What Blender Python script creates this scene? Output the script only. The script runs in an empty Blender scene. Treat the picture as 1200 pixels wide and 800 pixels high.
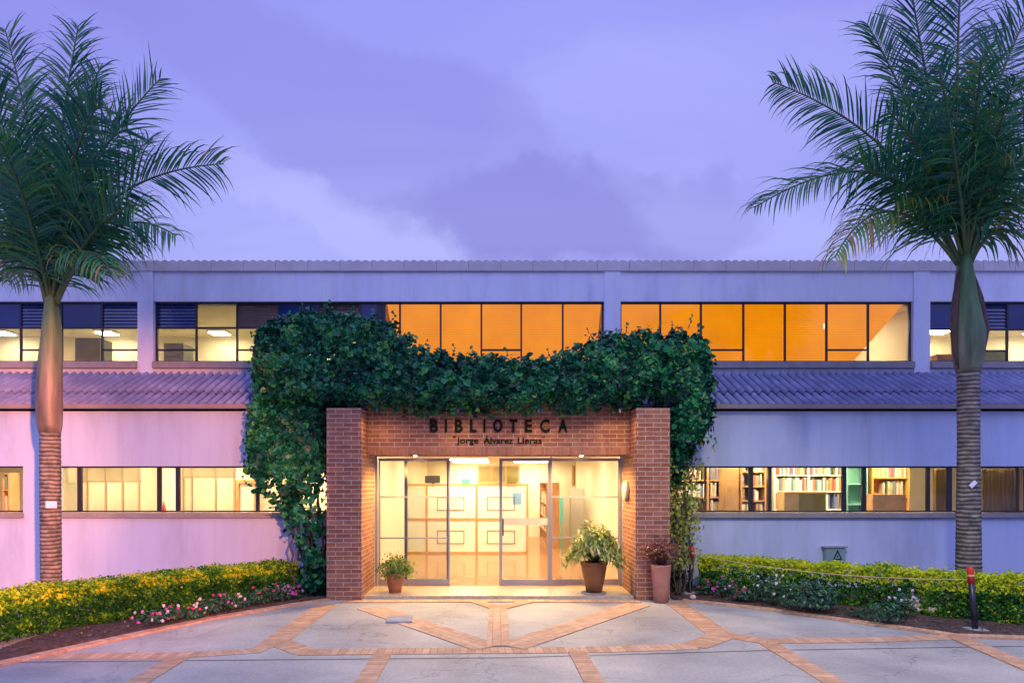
import bpy, math, random
import numpy as np
from mathutils import Vector, noise
R = math.radians
random.seed(7); rng = np.random.default_rng(7)
SC = bpy.context.scene
COL = SC.collection

# ------------------------------------------------------------------ camera
CAMZ = 1.9; F = 800.0; VX, HY = 584.0, 565.0
cam_d = bpy.data.cameras.new('camera'); cam = bpy.data.objects.new('camera', cam_d); COL.objects.link(cam)
cam.location = (0, 0, CAMZ); cam.rotation_euler = (R(90), 0, 0)
cam_d.sensor_width = 36; cam_d.sensor_fit = 'HORIZONTAL'; cam_d.lens = F/1200*36
cam_d.shift_x = (600-VX)/1200; cam_d.shift_y = (HY-400)/1200
cam_d.clip_end = 2000
SC.camera = cam

# ------------------------------------------------------------------ world: dusk sky with violet cloud
W = bpy.data.worlds.new('World'); SC.world = W; W.use_nodes = True
nt = W.node_tree; nt.nodes.clear()
def N(t, nt=nt, **kw):
    n = nt.nodes.new(t)
    for k, v in kw.items(): setattr(n, k, v)
    return n
out = N('ShaderNodeOutputWorld'); sky = N('ShaderNodeTexSky'); sky.sky_type = 'NISHITA'
sky.sun_disc = False; sky.sun_elevation = R(2); sky.sun_rotation = R(200)
bgs = N('ShaderNodeBackground'); bgs.inputs[1].default_value = 0.006
nt.links.new(sky.outputs[0], bgs.inputs[0])
tc = N('ShaderNodeTexCoord'); sep = N('ShaderNodeSeparateXYZ'); nt.links.new(tc.outputs['Generated'], sep.inputs[0])
def wm(op, a, b=None, c=None):
    n = N('ShaderNodeMath', operation=op)
    for i, v in enumerate((a, b, c)):
        if v is None: continue
        if isinstance(v, (int, float)): n.inputs[i].default_value = v
        else: nt.links.new(v, n.inputs[i])
    return n.outputs[0]
zz = wm('ADD', wm('MAXIMUM', sep.outputs[2], 0.0), 0.22)
cmb = N('ShaderNodeCombineXYZ')
nt.links.new(wm('DIVIDE', sep.outputs[0], zz), cmb.inputs[0]); nt.links.new(wm('DIVIDE', sep.outputs[1], zz), cmb.inputs[1])
mp = N('ShaderNodeMapping'); nt.links.new(cmb.outputs[0], mp.inputs[0])
mp.inputs['Location'].default_value = (1.9, 0.35, 0); mp.inputs['Rotation'].default_value = (0, 0, R(-24)); mp.inputs['Scale'].default_value = (0.35, 0.9, 1)
n1 = N('ShaderNodeTexNoise'); n1.inputs['Scale'].default_value = 0.9; n1.inputs['Detail'].default_value = 7; n1.inputs['Roughness'].default_value = 0.45
n1.inputs['Distortion'].default_value = 0.5
nt.links.new(mp.outputs[0], n1.inputs[0])
cr = N('ShaderNodeValToRGB'); nt.links.new(n1.outputs[0], cr.inputs[0])
cr.color_ramp.elements[0].position = 0.38; cr.color_ramp.elements[0].color = (0.255, 0.250, 0.76, 1)
cr.color_ramp.elements[1].position = 0.66; cr.color_ramp.elements[1].color = (0.43, 0.46, 0.98, 1)
e = cr.color_ramp.elements.new(0.50); e.color = (0.30, 0.315, 0.85, 1)
fy = wm('MAXIMUM', sep.outputs[1], 0.05)
n5 = N('ShaderNodeTexNoise'); n5.inputs['Scale'].default_value = 4.2; n5.inputs['Detail'].default_value = 9; n5.inputs['Roughness'].default_value = 0.56; nt.links.new(tc.outputs['Generated'], n5.inputs[0])
sp5 = N('ShaderNodeSeparateColor'); nt.links.new(n5.outputs['Color'], sp5.inputs[0])
cu = wm('ADD', wm('DIVIDE', sep.outputs[0], fy), wm('MULTIPLY', wm('SUBTRACT', sp5.outputs[0], 0.5), 0.42))
cv = wm('ADD', wm('DIVIDE', sep.outputs[2], fy), wm('MULTIPLY', wm('SUBTRACT', sp5.outputs[1], 0.5), 0.24))
def cloud(cx, cy, rx, ry, rot):
    c_, s_ = math.cos(R(rot)), math.sin(R(rot))
    du, dv = wm('SUBTRACT', cu, cx), wm('SUBTRACT', cv, cy)
    a = wm('DIVIDE', wm('ADD', wm('MULTIPLY', du, c_), wm('MULTIPLY', dv, s_)), rx)
    b = wm('DIVIDE', wm('SUBTRACT', wm('MULTIPLY', dv, c_), wm('MULTIPLY', du, s_)), ry)
    d = wm('ADD', wm('MULTIPLY', a, a), wm('MULTIPLY', b, b))
    q = wm('MINIMUM', wm('MAXIMUM', wm('MULTIPLY', wm('SUBTRACT', 1.0, d), 1.9), 0.0), 1.0)
    return wm('MULTIPLY', wm('MULTIPLY', q, q), wm('SUBTRACT', 3.0, wm('MULTIPLY', q, 2.0)))
dk = wm('ADD', wm('MULTIPLY', cloud(.14, .415, .30, .085, -3), 0.36), wm('MULTIPLY', cloud(-.20, .55, .62, .13, -27), 0.32))
dk = wm('ADD', dk, wm('MULTIPLY', cloud(.42, .30, .24, .035, 6), 0.22))
lt_ = wm('ADD', wm('MULTIPLY', cloud(-.16, .375, .34, .05, -20), 0.34), wm('MULTIPLY', cloud(.30, .58, .4, .14, 10), 0.15))
up = wm('MAXIMUM', sep.outputs[2], 0.0)
hb = wm('MAXIMUM', wm('MULTIPLY', sep.outputs[1], -1.0), 0.0)
# opposite side: dusky low horizon of trees and houses, brighter open sky above it
lowm = wm('MAXIMUM', wm('SUBTRACT', 1.0, wm('MULTIPLY', up, 2.2)), 0.0)
gain = wm('ADD', 1.0, wm('MULTIPLY', up, 0.35))
gain = wm('ADD', gain, wm('MULTIPLY', hb, wm('SUBTRACT', wm('MULTIPLY', up, 2.1), wm('MULTIPLY', lowm, 0.95))))
gain = wm('MAXIMUM', gain, 0.1)
gain = wm('MULTIPLY', gain, 0.92)
bgc = N('ShaderNodeBackground'); m1 = N('ShaderNodeMixRGB'); nt.links.new(wm('MINIMUM', lt_, 1.0), m1.inputs[0]); nt.links.new(cr.outputs[0], m1.inputs[1]); m1.inputs[2].default_value = (0.53, 0.54, 0.98, 1)
m2 = N('ShaderNodeMixRGB'); nt.links.new(wm('MINIMUM', dk, 1.0), m2.inputs[0]); nt.links.new(m1.outputs[0], m2.inputs[1]); m2.inputs[2].default_value = (0.235, 0.215, 0.65, 1)
nt.links.new(m2.outputs[0], bgc.inputs[0]); nt.links.new(gain, bgc.inputs[1])
ad = N('ShaderNodeAddShader'); nt.links.new(bgs.outputs[0], ad.inputs[0]); nt.links.new(bgc.outputs[0], ad.inputs[1])
nt.links.new(ad.outputs[0], out.inputs[0])

# low dusk glow as the one soft sun, from behind the camera
sl = bpy.data.lights.new('sun', 'SUN'); sl.energy = 0.12; sl.angle = R(25); sl.color = (1.0, 0.88, 0.70)
so = bpy.data.objects.new('sun', sl); COL.objects.link(so); so.rotation_euler = (R(48), 0, R(-14))
# street lamp behind the camera, whose warm beam falls on the left wing
for tx_, en_, sz_ in ((-6.9, 10500, 28), (-11.8, 12000, 30)):
    pl = bpy.data.lights.new('street_lamp_beam', 'SPOT'); pl.energy = en_; pl.color = (1.0, 0.30, 0.13); pl.shadow_soft_size = 0.10
    pl.spot_size = R(sz_); pl.spot_blend = 0.55
    po = bpy.data.objects.new('street_lamp_beam', pl); COL.objects.link(po); po.location = (1.3, -1.2, 3.6)
    po.rotation_euler = (Vector((tx_, 12.2, 1.5))-po.location).to_track_quat('-Z', 'Y').to_euler()
# second street lamp, high over the forecourt: warm pool on the paving and the hedge tops
ql = bpy.data.lights.new('forecourt_lamp_beam', 'SPOT'); ql.energy = 1900; ql.color = (1.0, 0.80, 0.34); ql.shadow_soft_size = 0.12
ql.spot_size = R(84); ql.spot_blend = 0.7
qo = bpy.data.objects.new('forecourt_lamp_beam', ql); COL.objects.link(qo); qo.location = (3.2, 4.0, 8.5)
qo.rotation_euler = (Vector((3.0, 7.4, 0))-qo.location).to_track_quat('-Z', 'Y').to_euler()

SC.view_settings.view_transform = 'Standard'; SC.view_settings.look = 'None'
SC.view_settings.exposure = 0.0; SC.view_settings.gamma = 1.0
SC.cycles.use_denoising = True
SC.cycles.max_bounces = 8; SC.cycles.transparent_max_bounces = 24
SC.cycles.sample_clamp_indirect = 6

# ------------------------------------------------------------------ helpers
def P(px, py, Y): return Vector(((px-VX)*Y/F, Y, CAMZ+(HY-py)*Y/F))
def G(px, py, z=0.0):
    Y = (CAMZ-z)*F/(py-HY); return Vector(((px-VX)*Y/F, Y, z))
def PX(px, Y): return (px-VX)*Y/F
def PZ(py, Y): return CAMZ+(HY-py)*Y/F

def tag(o, label=None, cat=None, group=None, kind=None):
    if label: o['label'] = label
    if cat: o['category'] = cat
    if group: o['group'] = group
    if kind: o['kind'] = kind
    return o
def empty(name, loc, label, cat, group=None):
    o = bpy.data.objects.new(name, None); o.empty_display_size = 0.1
    COL.objects.link(o); o.location = loc
    return tag(o, label, cat, group)

class MB:
    def __init__(s): s.v = []; s.f = []; s.m = []; s.uv = []
    def face(s, pts, uvs=None, m=0):
        b = len(s.v); s.v += [tuple(p) for p in pts]; s.f.append(tuple(range(b, b+len(pts)))); s.m.append(m)
        if uvs is None:
            p0, p1, p2 = Vector(pts[0]), Vector(pts[1]), Vector(pts[2]); n = (p1-p0).cross(p2-p0)
            a = [abs(c) for c in n]
            if a[2] >= max(a[0], a[1]): uvs = [(p[0], p[1]) for p in pts]
            elif a[1] >= a[0]: uvs = [(p[0], p[2]) for p in pts]
            else: uvs = [(p[1], p[2]) for p in pts]
        s.uv += list(uvs)
    def box(s, x0, x1, y0, y1, z0, z1, m=0):
        v = [(x0,y0,z0),(x1,y0,z0),(x1,y1,z0),(x0,y1,z0),(x0,y0,z1),(x1,y0,z1),(x1,y1,z1),(x0,y1,z1)]
        for q in ((0,1,5,4),(1,2,6,5),(2,3,7,6),(3,0,4,7),(4,5,6,7),(3,2,1,0)): s.face([v[i] for i in q], None, m)
        return s
    def quadbox(s, a, b, w, h, m=0):      # beam from a to b, cross-section w x h
        a, b = Vector(a), Vector(b); t = (b-a).normalized()
        u = Vector((0,0,1)) if abs(t.z) < 0.9 else Vector((0,1,0))
        x = t.cross(u).normalized()*w/2; y = x.cross(t).normalized()*h/2
        c = [a-x-y, a+x-y, a+x+y, a-x+y, b-x-y, b+x-y, b+x+y, b-x+y]
        for q in ((3,2,1,0),(4,5,6,7),(0,1,5,4),(1,2,6,5),(2,3,7,6),(3,0,4,7)): s.face([c[i] for i in q], None, m)
        return s
    def tube(s, pts, rad, n=8, m=0):
        pts = [Vector(p) for p in pts]
        if not isinstance(rad, (list, tuple)): rad = [rad]*len(pts)
        rings = []; prev = None
        for i, p in enumerate(pts):
            t = (pts[min(i+1, len(pts)-1)]-pts[max(i-1, 0)]).normalized()
            if prev is None:
                u = Vector((1,0,0)) if abs(t.x) < 0.8 else Vector((0,1,0))
                u = (u-t*u.dot(t)).normalized()
            else: u = (prev-t*prev.dot(t)).normalized()
            prev = u; w = t.cross(u)
            rings.append([p+(u*math.cos(2*math.pi*k/n)+w*math.sin(2*math.pi*k/n))*rad[i] for k in range(n)])
        b = len(s.v)
        for r in rings: s.v += [tuple(q) for q in r]
        L = 0
        for i in range(len(rings)-1):
            L2 = L+(pts[i+1]-pts[i]).length
            for k in range(n):
                k2 = (k+1) % n
                s.f.append((b+i*n+k, b+i*n+k2, b+(i+1)*n+k2, b+(i+1)*n+k)); s.m.append(m)
                s.uv += [(k/n, L), ((k+1)/n, L), ((k+1)/n, L2), (k/n, L2)]
            L = L2
        for base, rev in ((b, True), (b+(len(rings)-1)*n, False)):
            ids = list(range(base, base+n)); ids = ids[::-1] if rev else ids
            s.f.append(tuple(ids)); s.m.append(m); s.uv += [(0,0)]*n
        return s
    def lathe(s, prof, c=(0,0,0), n=24, m=0):   # prof: (r, z)
        b = len(s.v)
        for r, z in prof:
            for k in range(n):
                a = 2*math.pi*k/n; s.v.append((c[0]+r*math.cos(a), c[1]+r*math.sin(a), c[2]+z))
        for i in range(len(prof)-1):
            for k in range(n):
                k2 = (k+1) % n
                s.f.append((b+i*n+k, b+i*n+k2, b+(i+1)*n+k2, b+(i+1)*n+k)); s.m.append(m)
                s.uv += [(k/n, prof[i][1]), ((k+1)/n, prof[i][1]), ((k+1)/n, prof[i+1][1]), (k/n, prof[i+1][1])]
        s.f.append(tuple(range(b+n-1, b-1, -1))); s.m.append(m); s.uv += [(0,0)]*n
        t = b+(len(prof)-1)*n
        s.f.append(tuple(range(t, t+n))); s.m.append(m); s.uv += [(0,0)]*n
        return s
    def build(s, name, mats, parent=None, smooth=False, bevel=0):
        me = bpy.data.meshes.new(name); me.from_pydata(s.v, [], s.f)
        if not isinstance(mats, (list, tuple)): mats = [mats]
        for q in mats: me.materials.append(q)
        me.polygons.foreach_set('material_index', s.m)
        uvl = me.uv_layers.new(name='UVMap'); uvl.data.foreach_set('uv', np.array(s.uv, dtype=np.float32).ravel())
        if smooth: me.polygons.foreach_set('use_smooth', [True]*len(me.polygons))
        o = bpy.data.objects.new(name, me); COL.objects.link(o)
        if bevel:
            import bmesh
            bm = bmesh.new(); bm.from_mesh(me); bmesh.ops.remove_doubles(bm, verts=bm.verts, dist=1e-5)
            bmesh.ops.bevel(bm, geom=bm.edges[:], offset=bevel, segments=2, affect='EDGES', clamp_overlap=True)
            bm.to_mesh(me); bm.free()
        if parent:
            o.parent = parent; o.matrix_parent_inverse.identity()
            L = parent_world(parent)
            if L.length > 0: me.transform(__import__('mathutils').Matrix.Translation(-L))
        return o
def parent_world(p):
    L = Vector((0,0,0))
    while p: L = L+p.location; p = p.parent
    return L

# ------------------------------------------------------------------ materials
def new_mat(name):
    m = bpy.data.materials.new(name); m.use_nodes = True; t = m.node_tree; t.nodes.clear()
    o = N('ShaderNodeOutputMaterial', t); b = N('ShaderNodeBsdfPrincipled', t); t.links.new(b.outputs[0], o.inputs[0])
    return m, t, b
def ramp(t, src, stops):
    r = N('ShaderNodeValToRGB', t); t.links.new(src, r.inputs[0])
    els = r.color_ramp.elements
    while len(els) < len(stops): els.new(0.5)
    for e, (p, c) in zip(els, stops): e.position = p; e.color = (*c, 1)
    return r.outputs[0]
def plain(name, c, rough=0.6, metal=0.0, var=0.12, scale=3.0, bump=0.0, bscale=40, emit=None, estr=0, spec=0.5):
    m, t, b = new_mat(name)
    tc = N('ShaderNodeTexCoord', t); n = N('ShaderNodeTexNoise', t); n.inputs['Scale'].default_value = scale; n.inputs['Detail'].default_value = 5
    t.links.new(tc.outputs['Object'], n.inputs[0])
    lo = tuple(x*(1-var) for x in c); hi = tuple(min(1, x*(1+var)) for x in c)
    t.links.new(ramp(t, n.outputs[0], [(0.3, lo), (0.7, hi)]), b.inputs['Base Color'])
    b.inputs['Roughness'].default_value = rough; b.inputs['Metallic'].default_value = metal
    b.inputs['Specular IOR Level'].default_value = spec
    if bump:
        n2 = N('ShaderNodeTexNoise', t); n2.inputs['Scale'].default_value = bscale; n2.inputs['Detail'].default_value = 6
        t.links.new(tc.outputs['Object'], n2.inputs[0])
        bp = N('ShaderNodeBump', t); bp.inputs['Strength'].default_value = bump; bp.inputs['Distance'].default_value = 0.02
        t.links.new(n2.outputs[0], bp.inputs['Height']); t.links.new(bp.outputs[0], b.inputs['Normal'])
    if emit: b.inputs['Emission Color'].default_value = (*emit, 1); b.inputs['Emission Strength'].default_value = estr
    return m
def brick_mat(name, c1, c2, mort, bw=0.25, rh=0.0716, off=0.5, ms=0.009):
    m, t, b = new_mat(name)
    uv = N('ShaderNodeUVMap', t); br = N('ShaderNodeTexBrick', t)
    dn = N('ShaderNodeTexNoise', t); dn.inputs['Scale'].default_value = 6
    t.links.new(uv.outputs[0], dn.inputs[0])
    mx0 = N('ShaderNodeMixRGB', t); mx0.blend_type = 'LINEAR_LIGHT'; mx0.inputs[0].default_value = 0.006
    t.links.new(uv.outputs[0], mx0.inputs[1]); t.links.new(dn.outputs['Color'], mx0.inputs[2])
    t.links.new(mx0.outputs[0], br.inputs[0]); br.offset = off
    br.inputs['Color1'].default_value = (*c1, 1); br.inputs['Color2'].default_value = (*c2, 1); br.inputs['Mortar'].default_value = (*mort, 1)
    br.inputs['Scale'].default_value = 1; br.inputs['Mortar Size'].default_value = ms; br.inputs['Mortar Smooth'].default_value = 0.3
    br.inputs['Brick Width'].default_value = bw; br.inputs['Row Height'].default_value = rh; br.inputs['Bias'].default_value = -0.1
    n = N('ShaderNodeTexNoise', t); n.inputs['Scale'].default_value = 9; n.inputs['Detail'].default_value = 6; t.links.new(uv.outputs[0], n.inputs[0])
    mx = N('ShaderNodeMixRGB', t); mx.blend_type = 'MULTIPLY'; mx.inputs[0].default_value = 0.75
    t.links.new(br.outputs['Color'], mx.inputs[1]); t.links.new(ramp(t, n.outputs[0], [(0.25, (0.62,)*3), (0.7, (1.1,)*3)]), mx.inputs[2])
    t.links.new(mx.outputs[0], b.inputs['Base Color']); b.inputs['Roughness'].default_value = 0.8
    bp = N('ShaderNodeBump', t); bp.inputs['Strength'].default_value = 0.7; bp.inputs['Distance'].default_value = 0.012; bp.invert = True
    t.links.new(br.outputs['Fac'], bp.inputs['Height'])
    n3 = N('ShaderNodeTexNoise', t); n3.inputs['Scale'].default_value = 90; t.links.new(uv.outputs[0], n3.inputs[0])
    bp2 = N('ShaderNodeBump', t); bp2.inputs['Strength'].default_value = 0.25; bp2.inputs['Distance'].default_value = 0.01
    t.links.new(n3.outputs[0], bp2.inputs['Height']); t.links.new(bp.outputs[0], bp2.inputs['Normal']); t.links.new(bp2.outputs[0], b.inputs['Normal'])
    return m
def wall_mat(name, c, stain=(0.55, 0.53, 0.52)):
    m, t, b = new_mat(name)
    tc = N('ShaderNodeTexCoord', t)
    mp = N('ShaderNodeMapping', t); mp.inputs['Scale'].default_value = (1.3, 1.3, 0.35); t.links.new(tc.outputs['Object'], mp.inputs[0])
    n = N('ShaderNodeTexNoise', t); n.inputs['Scale'].default_value = 1.1; n.inputs['Detail'].default_value = 8; n.inputs['Roughness'].default_value = 0.62
    t.links.new(mp.outputs[0], n.inputs[0])
    n2 = N('ShaderNodeTexNoise', t); n2.inputs['Scale'].default_value = 0.8; n2.inputs['Detail'].default_value = 4; t.links.new(tc.outputs['Object'], n2.inputs[0])
    a = ramp(t, n.outputs[0], [(0.26, tuple(x*0.76 for x in c)), (0.5, c), (0.75, tuple(min(.9, x*1.1) for x in c))])
    mx = N('ShaderNodeMixRGB', t); t.links.new(ramp(t, n2.outputs[0], [(0.60, (0,0,0)), (0.75, (0.30,)*3)]), mx.inputs[0])
    t.links.new(a, mx.inputs[1]); mx.inputs[2].default_value = (*stain, 1)
    mp4 = N('ShaderNodeMapping', t); mp4.inputs['Scale'].default_value = (7, 7, 0.3); t.links.new(tc.outputs['Object'], mp4.inputs[0])
    n4 = N('ShaderNodeTexNoise', t); n4.inputs['Scale'].default_value = 1.0; n4.inputs['Detail'].default_value = 5; t.links.new(mp4.outputs[0], n4.inputs[0])
    m4 = N('ShaderNodeMixRGB', t); m4.blend_type = 'MULTIPLY'; m4.inputs[0].default_value = 1; t.links.new(mx.outputs[0], m4.inputs[1])
    t.links.new(ramp(t, n4.outputs[0], [(0.30, (0.93, 0.925, 0.92)), (0.48, (1, 1, 1))]), m4.inputs[2])
    t.links.new(m4.outputs[0], b.inputs['Base Color']); b.inputs['Roughness'].default_value = 0.75
    n3 = N('ShaderNodeTexNoise', t); n3.inputs['Scale'].default_value = 35; n3.inputs['Detail'].default_value = 5; t.links.new(tc.outputs['Object'], n3.inputs[0])
    bp = N('ShaderNodeBump', t); bp.inputs['Strength'].default_value = 0.22; bp.inputs['Distance'].default_value = 0.02
    t.links.new(n3.outputs[0], bp.inputs['Height']); t.links.new(bp.outputs[0], b.inputs['Normal'])
    return m
def leaf_mat(name, stops, rough=0.42, trans=0.18, spec=0.5):
    m, t, b = new_mat(name)
    at = N('ShaderNodeAttribute', t); at.attribute_name = 'tone'
    c = ramp(t, at.outputs['Fac'], stops)
    t.links.new(c, b.inputs['Base Color']); b.inputs['Roughness'].default_value = rough; b.inputs['Specular IOR Level'].default_value = spec
    if trans:
        tr = N('ShaderNodeBsdfTranslucent', t); t.links.new(c, tr.inputs[0])
        mx = N('ShaderNodeMixShader', t); mx.inputs[0].default_value = trans
        o = [x for x in t.nodes if x.type == 'OUTPUT_MATERIAL'][0]
        t.links.new(b.outputs[0], mx.inputs[1]); t.links.new(tr.outputs[0], mx.inputs[2]); t.links.new(mx.outputs[0], o.inputs[0])
    return m
def glass_mat(name, tint=(0.93, 0.95, 0.93), refl=(0.55, 0.55, 0.6)):
    m = bpy.data.materials.new(name); m.use_nodes = True; t = m.node_tree; t.nodes.clear()
    o = N('ShaderNodeOutputMaterial', t); tr = N('ShaderNodeBsdfTransparent', t); tr.inputs[0].default_value = (*tint, 1)
    gl = N('ShaderNodeBsdfGlossy', t); gl.inputs[0].default_value = (*refl, 1); gl.inputs['Roughness'].default_value = 0.03
    fr = N('ShaderNodeFresnel', t); fr.inputs[0].default_value = 1.5
    mx = N('ShaderNodeMixShader', t); t.links.new(fr.outputs[0], mx.inputs[0]); t.links.new(tr.outputs[0], mx.inputs[1]); t.links.new(gl.outputs[0], mx.inputs[2])
    t.links.new(mx.outputs[0], o.inputs[0]); return m

M = {}
M['wall'] = wall_mat('painted_render', (0.50, 0.61, 0.84), (0.50, 0.56, 0.68))
M['wall_up'] = wall_mat('painted_render_upper', (0.70, 0.76, 0.92), (0.62, 0.64, 0.74))
M['brick'] = brick_mat('brick', (0.29, 0.10, 0.055), (0.43, 0.175, 0.09), (0.52, 0.40, 0.34), ms=0.008)
M['soldier'] = brick_mat('soldier_brick', (0.36, 0.145, 0.075), (0.46, 0.20, 0.11), (0.34, 0.24, 0.21), bw=0.068, rh=0.5, off=0)
M['paver'] = brick_mat('paving_brick', (0.54, 0.33, 0.19), (0.72, 0.48, 0.30), (0.36, 0.26, 0.19), bw=0.085, rh=0.30, off=0, ms=0.004)
M['paver_long'] = brick_mat('paving_brick_long', (0.58, 0.38, 0.23), (0.74, 0.52, 0.34), (0.36, 0.27, 0.20), bw=0.22, rh=0.105, off=0.5, ms=0.004)
M['frame'] = plain('dark_frame', (0.035, 0.035, 0.045), 0.45, 0.3)
M['alu'] = plain('aluminium_frame', (0.42, 0.41, 0.43), 0.4, 0.6, 0.05)
M['glass'] = glass_mat('window_glass')
M['darkglass'] = plain('dark_louvre_glass', (0.010, 0.030, 0.15), 0.12, 0, 0.3, 1.5, spec=0.8)  # sky reflection put into the blue base colour
M['louvre'] = plain('brown_louvre', (0.075, 0.055, 0.06), 0.45, 0, 0.2)
M['sill'] = plain('concrete_sill', (0.30, 0.29, 0.29), 0.7, 0, 0.15, 4, 0.2)
M['cream'] = plain('cream_wall', (0.80, 0.71, 0.52), 0.7, 0, 0.04, 1)
M['ceil'] = plain('ceiling_white', (0.82, 0.74, 0.58), 0.8, 0, 0.03)
M['white'] = plain('white_laminate', (0.80, 0.77, 0.66), 0.45, 0, 0.04)
M['panelwhite'] = plain('screen_panel', (0.72, 0.72, 0.60), 0.5, 0, 0.05)
M['wood'] = plain('light_wood', (0.52, 0.27, 0.10), 0.5, 0, 0.15, 6)
M['darkwood'] = plain('dark_wood', (0.12, 0.07, 0.04), 0.5, 0, 0.2, 5)
M['olive'] = plain('olive_panel', (0.22, 0.17, 0.05), 0.5, 0, 0.2)
M['amber'] = plain('amber_curtain', (0.34, 0.19, 0.03), 0.8, 0, 0.25, 2.5)
M['teal'] = plain('teal_plastic', (0.10, 0.42, 0.36), 0.5)
M['redp'] = plain('red_plastic', (0.62, 0.03, 0.03), 0.35)
M['blackp'] = plain('black_paint', (0.012, 0.014, 0.03), 0.35)
M['letter'] = plain('black_letter', (0.006, 0.009, 0.009), 0.7, spec=0.15)
M['cord'] = plain('pale_cord', (0.60, 0.48, 0.26), 0.8)
M['conc'] = plain('grey_concrete', (0.32, 0.32, 0.33), 0.8, 0, 0.15, 5, 0.3)
M['lampw'] = plain('lit_diffuser', (0.9, 0.85, 0.7), 0.5, emit=(1.0, 0.84, 0.56), estr=70)
M['ivory'] = plain('ivory_plastic', (0.70, 0.60, 0.45), 0.4)
M['tape'] = plain('white_paper', (0.72, 0.74, 0.85), 0.6)
M['rock'] = plain('pale_rock', (0.50, 0.42, 0.38), 0.85, 0, 0.25, 9, 0.8, 12)
M['terracotta'] = plain('terracotta', (0.42, 0.15, 0.07), 0.7, 0, 0.18, 5, 0.25, 25)
M['brownpot'] = plain('brown_glazed_pot', (0.22, 0.095, 0.04), 0.4, 0, 0.25, 4, 0.15, 20)
M['palepot'] = plain('pale_terracotta', (0.42, 0.20, 0.145), 0.75, 0, 0.18, 5, 0.3, 25)
M['stem'] = plain('woody_stem', (0.10, 0.065, 0.045), 0.8, 0, 0.25, 8, 0.4, 30)
M['greenbox'] = plain('green_grey_box', (0.20, 0.36, 0.38), 0.5)
M['metal'] = plain('cover_plate', (0.26, 0.30, 0.36), 0.7, 0, 0.15, 8)
M['ivy'] = leaf_mat('ivy_leaf', [(0.0, (0.001, 0.026, 0.018)), (0.4, (0.003, 0.085, 0.045)), (0.72, (0.01, 0.21, 0.085)), (1.0, (0.07, 0.32, 0.06))], 0.40, 0.12, 0.35)
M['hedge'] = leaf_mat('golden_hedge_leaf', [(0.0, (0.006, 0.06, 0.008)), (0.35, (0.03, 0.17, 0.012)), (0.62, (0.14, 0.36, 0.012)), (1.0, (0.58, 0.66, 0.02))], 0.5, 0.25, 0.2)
M['vine'] = leaf_mat('yellow_green_leaf', [(0.0, (0.10, 0.19, 0.02)), (0.5, (0.30, 0.36, 0.05)), (1.0, (0.60, 0.56, 0.12))], 0.5, 0.3)
M['variegated'] = leaf_mat('variegated_leaf', [(0.0, (0.06, 0.16, 0.03)), (0.45, (0.18, 0.30, 0.05)), (0.7, (0.58, 0.62, 0.20)), (1.0, (0.78, 0.72, 0.45))], 0.45, 0.25)
M['redleaf'] = leaf_mat('reddish_leaf', [(0.0, (0.05, 0.09, 0.04)), (0.4, (0.22, 0.08, 0.06)), (0.8, (0.42, 0.10, 0.09)), (1.0, (0.50, 0.28, 0.12))], 0.5, 0.25)
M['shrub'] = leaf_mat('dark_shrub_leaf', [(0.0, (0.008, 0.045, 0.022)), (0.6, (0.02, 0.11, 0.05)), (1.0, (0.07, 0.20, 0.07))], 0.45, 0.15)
M['palm'] = leaf_mat('palm_leaflet', [(0.0, (0.003, 0.055, 0.045)), (0.4, (0.012, 0.17, 0.09)), (0.75, (0.08, 0.31, 0.045)), (0.9, (0.30, 0.30, 0.05)), (1.0, (0.42, 0.24, 0.06))], 0.38, 0.22, 0.6)
M['rachis'] = plain('palm_rachis', (0.07, 0.13, 0.04), 0.5, 0, 0.25, 2)
M['pinkf'] = leaf_mat('magenta_petal', [(0, (0.50, 0.03, 0.32)), (0.6, (0.62, 0.07, 0.45)), (1, (0.72, 0.25, 0.62))], 0.6, 0.3)
M['whitef'] = leaf_mat('white_petal', [(0, (0.62, 0.50, 0.72)), (1, (0.82, 0.78, 0.85))], 0.6, 0.3)
M['redf'] = leaf_mat('crimson_petal', [(0, (0.42, 0.02, 0.08)), (1, (0.62, 0.06, 0.16))], 0.6, 0.3)

# glossy floor tile
m, t, b = new_mat('floor_tile'); M['tile'] = m
uv = N('ShaderNodeUVMap', t); br = N('ShaderNodeTexBrick', t); t.links.new(uv.outputs[0], br.inputs[0]); br.offset = 0
br.inputs['Color1'].default_value = (0.46, 0.20, 0.08, 1); br.inputs['Color2'].default_value = (0.52, 0.24, 0.10, 1); br.inputs['Mortar'].default_value = (0.45, 0.26, 0.15, 1)
br.inputs['Scale'].default_value = 1; br.inputs['Brick Width'].default_value = 0.4; br.inputs['Row Height'].default_value = 0.4; br.inputs['Mortar Size'].default_value = 0.006
t.links.new(br.outputs[0], b.inputs['Base Color']); b.inputs['Roughness'].default_value = 0.12
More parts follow.
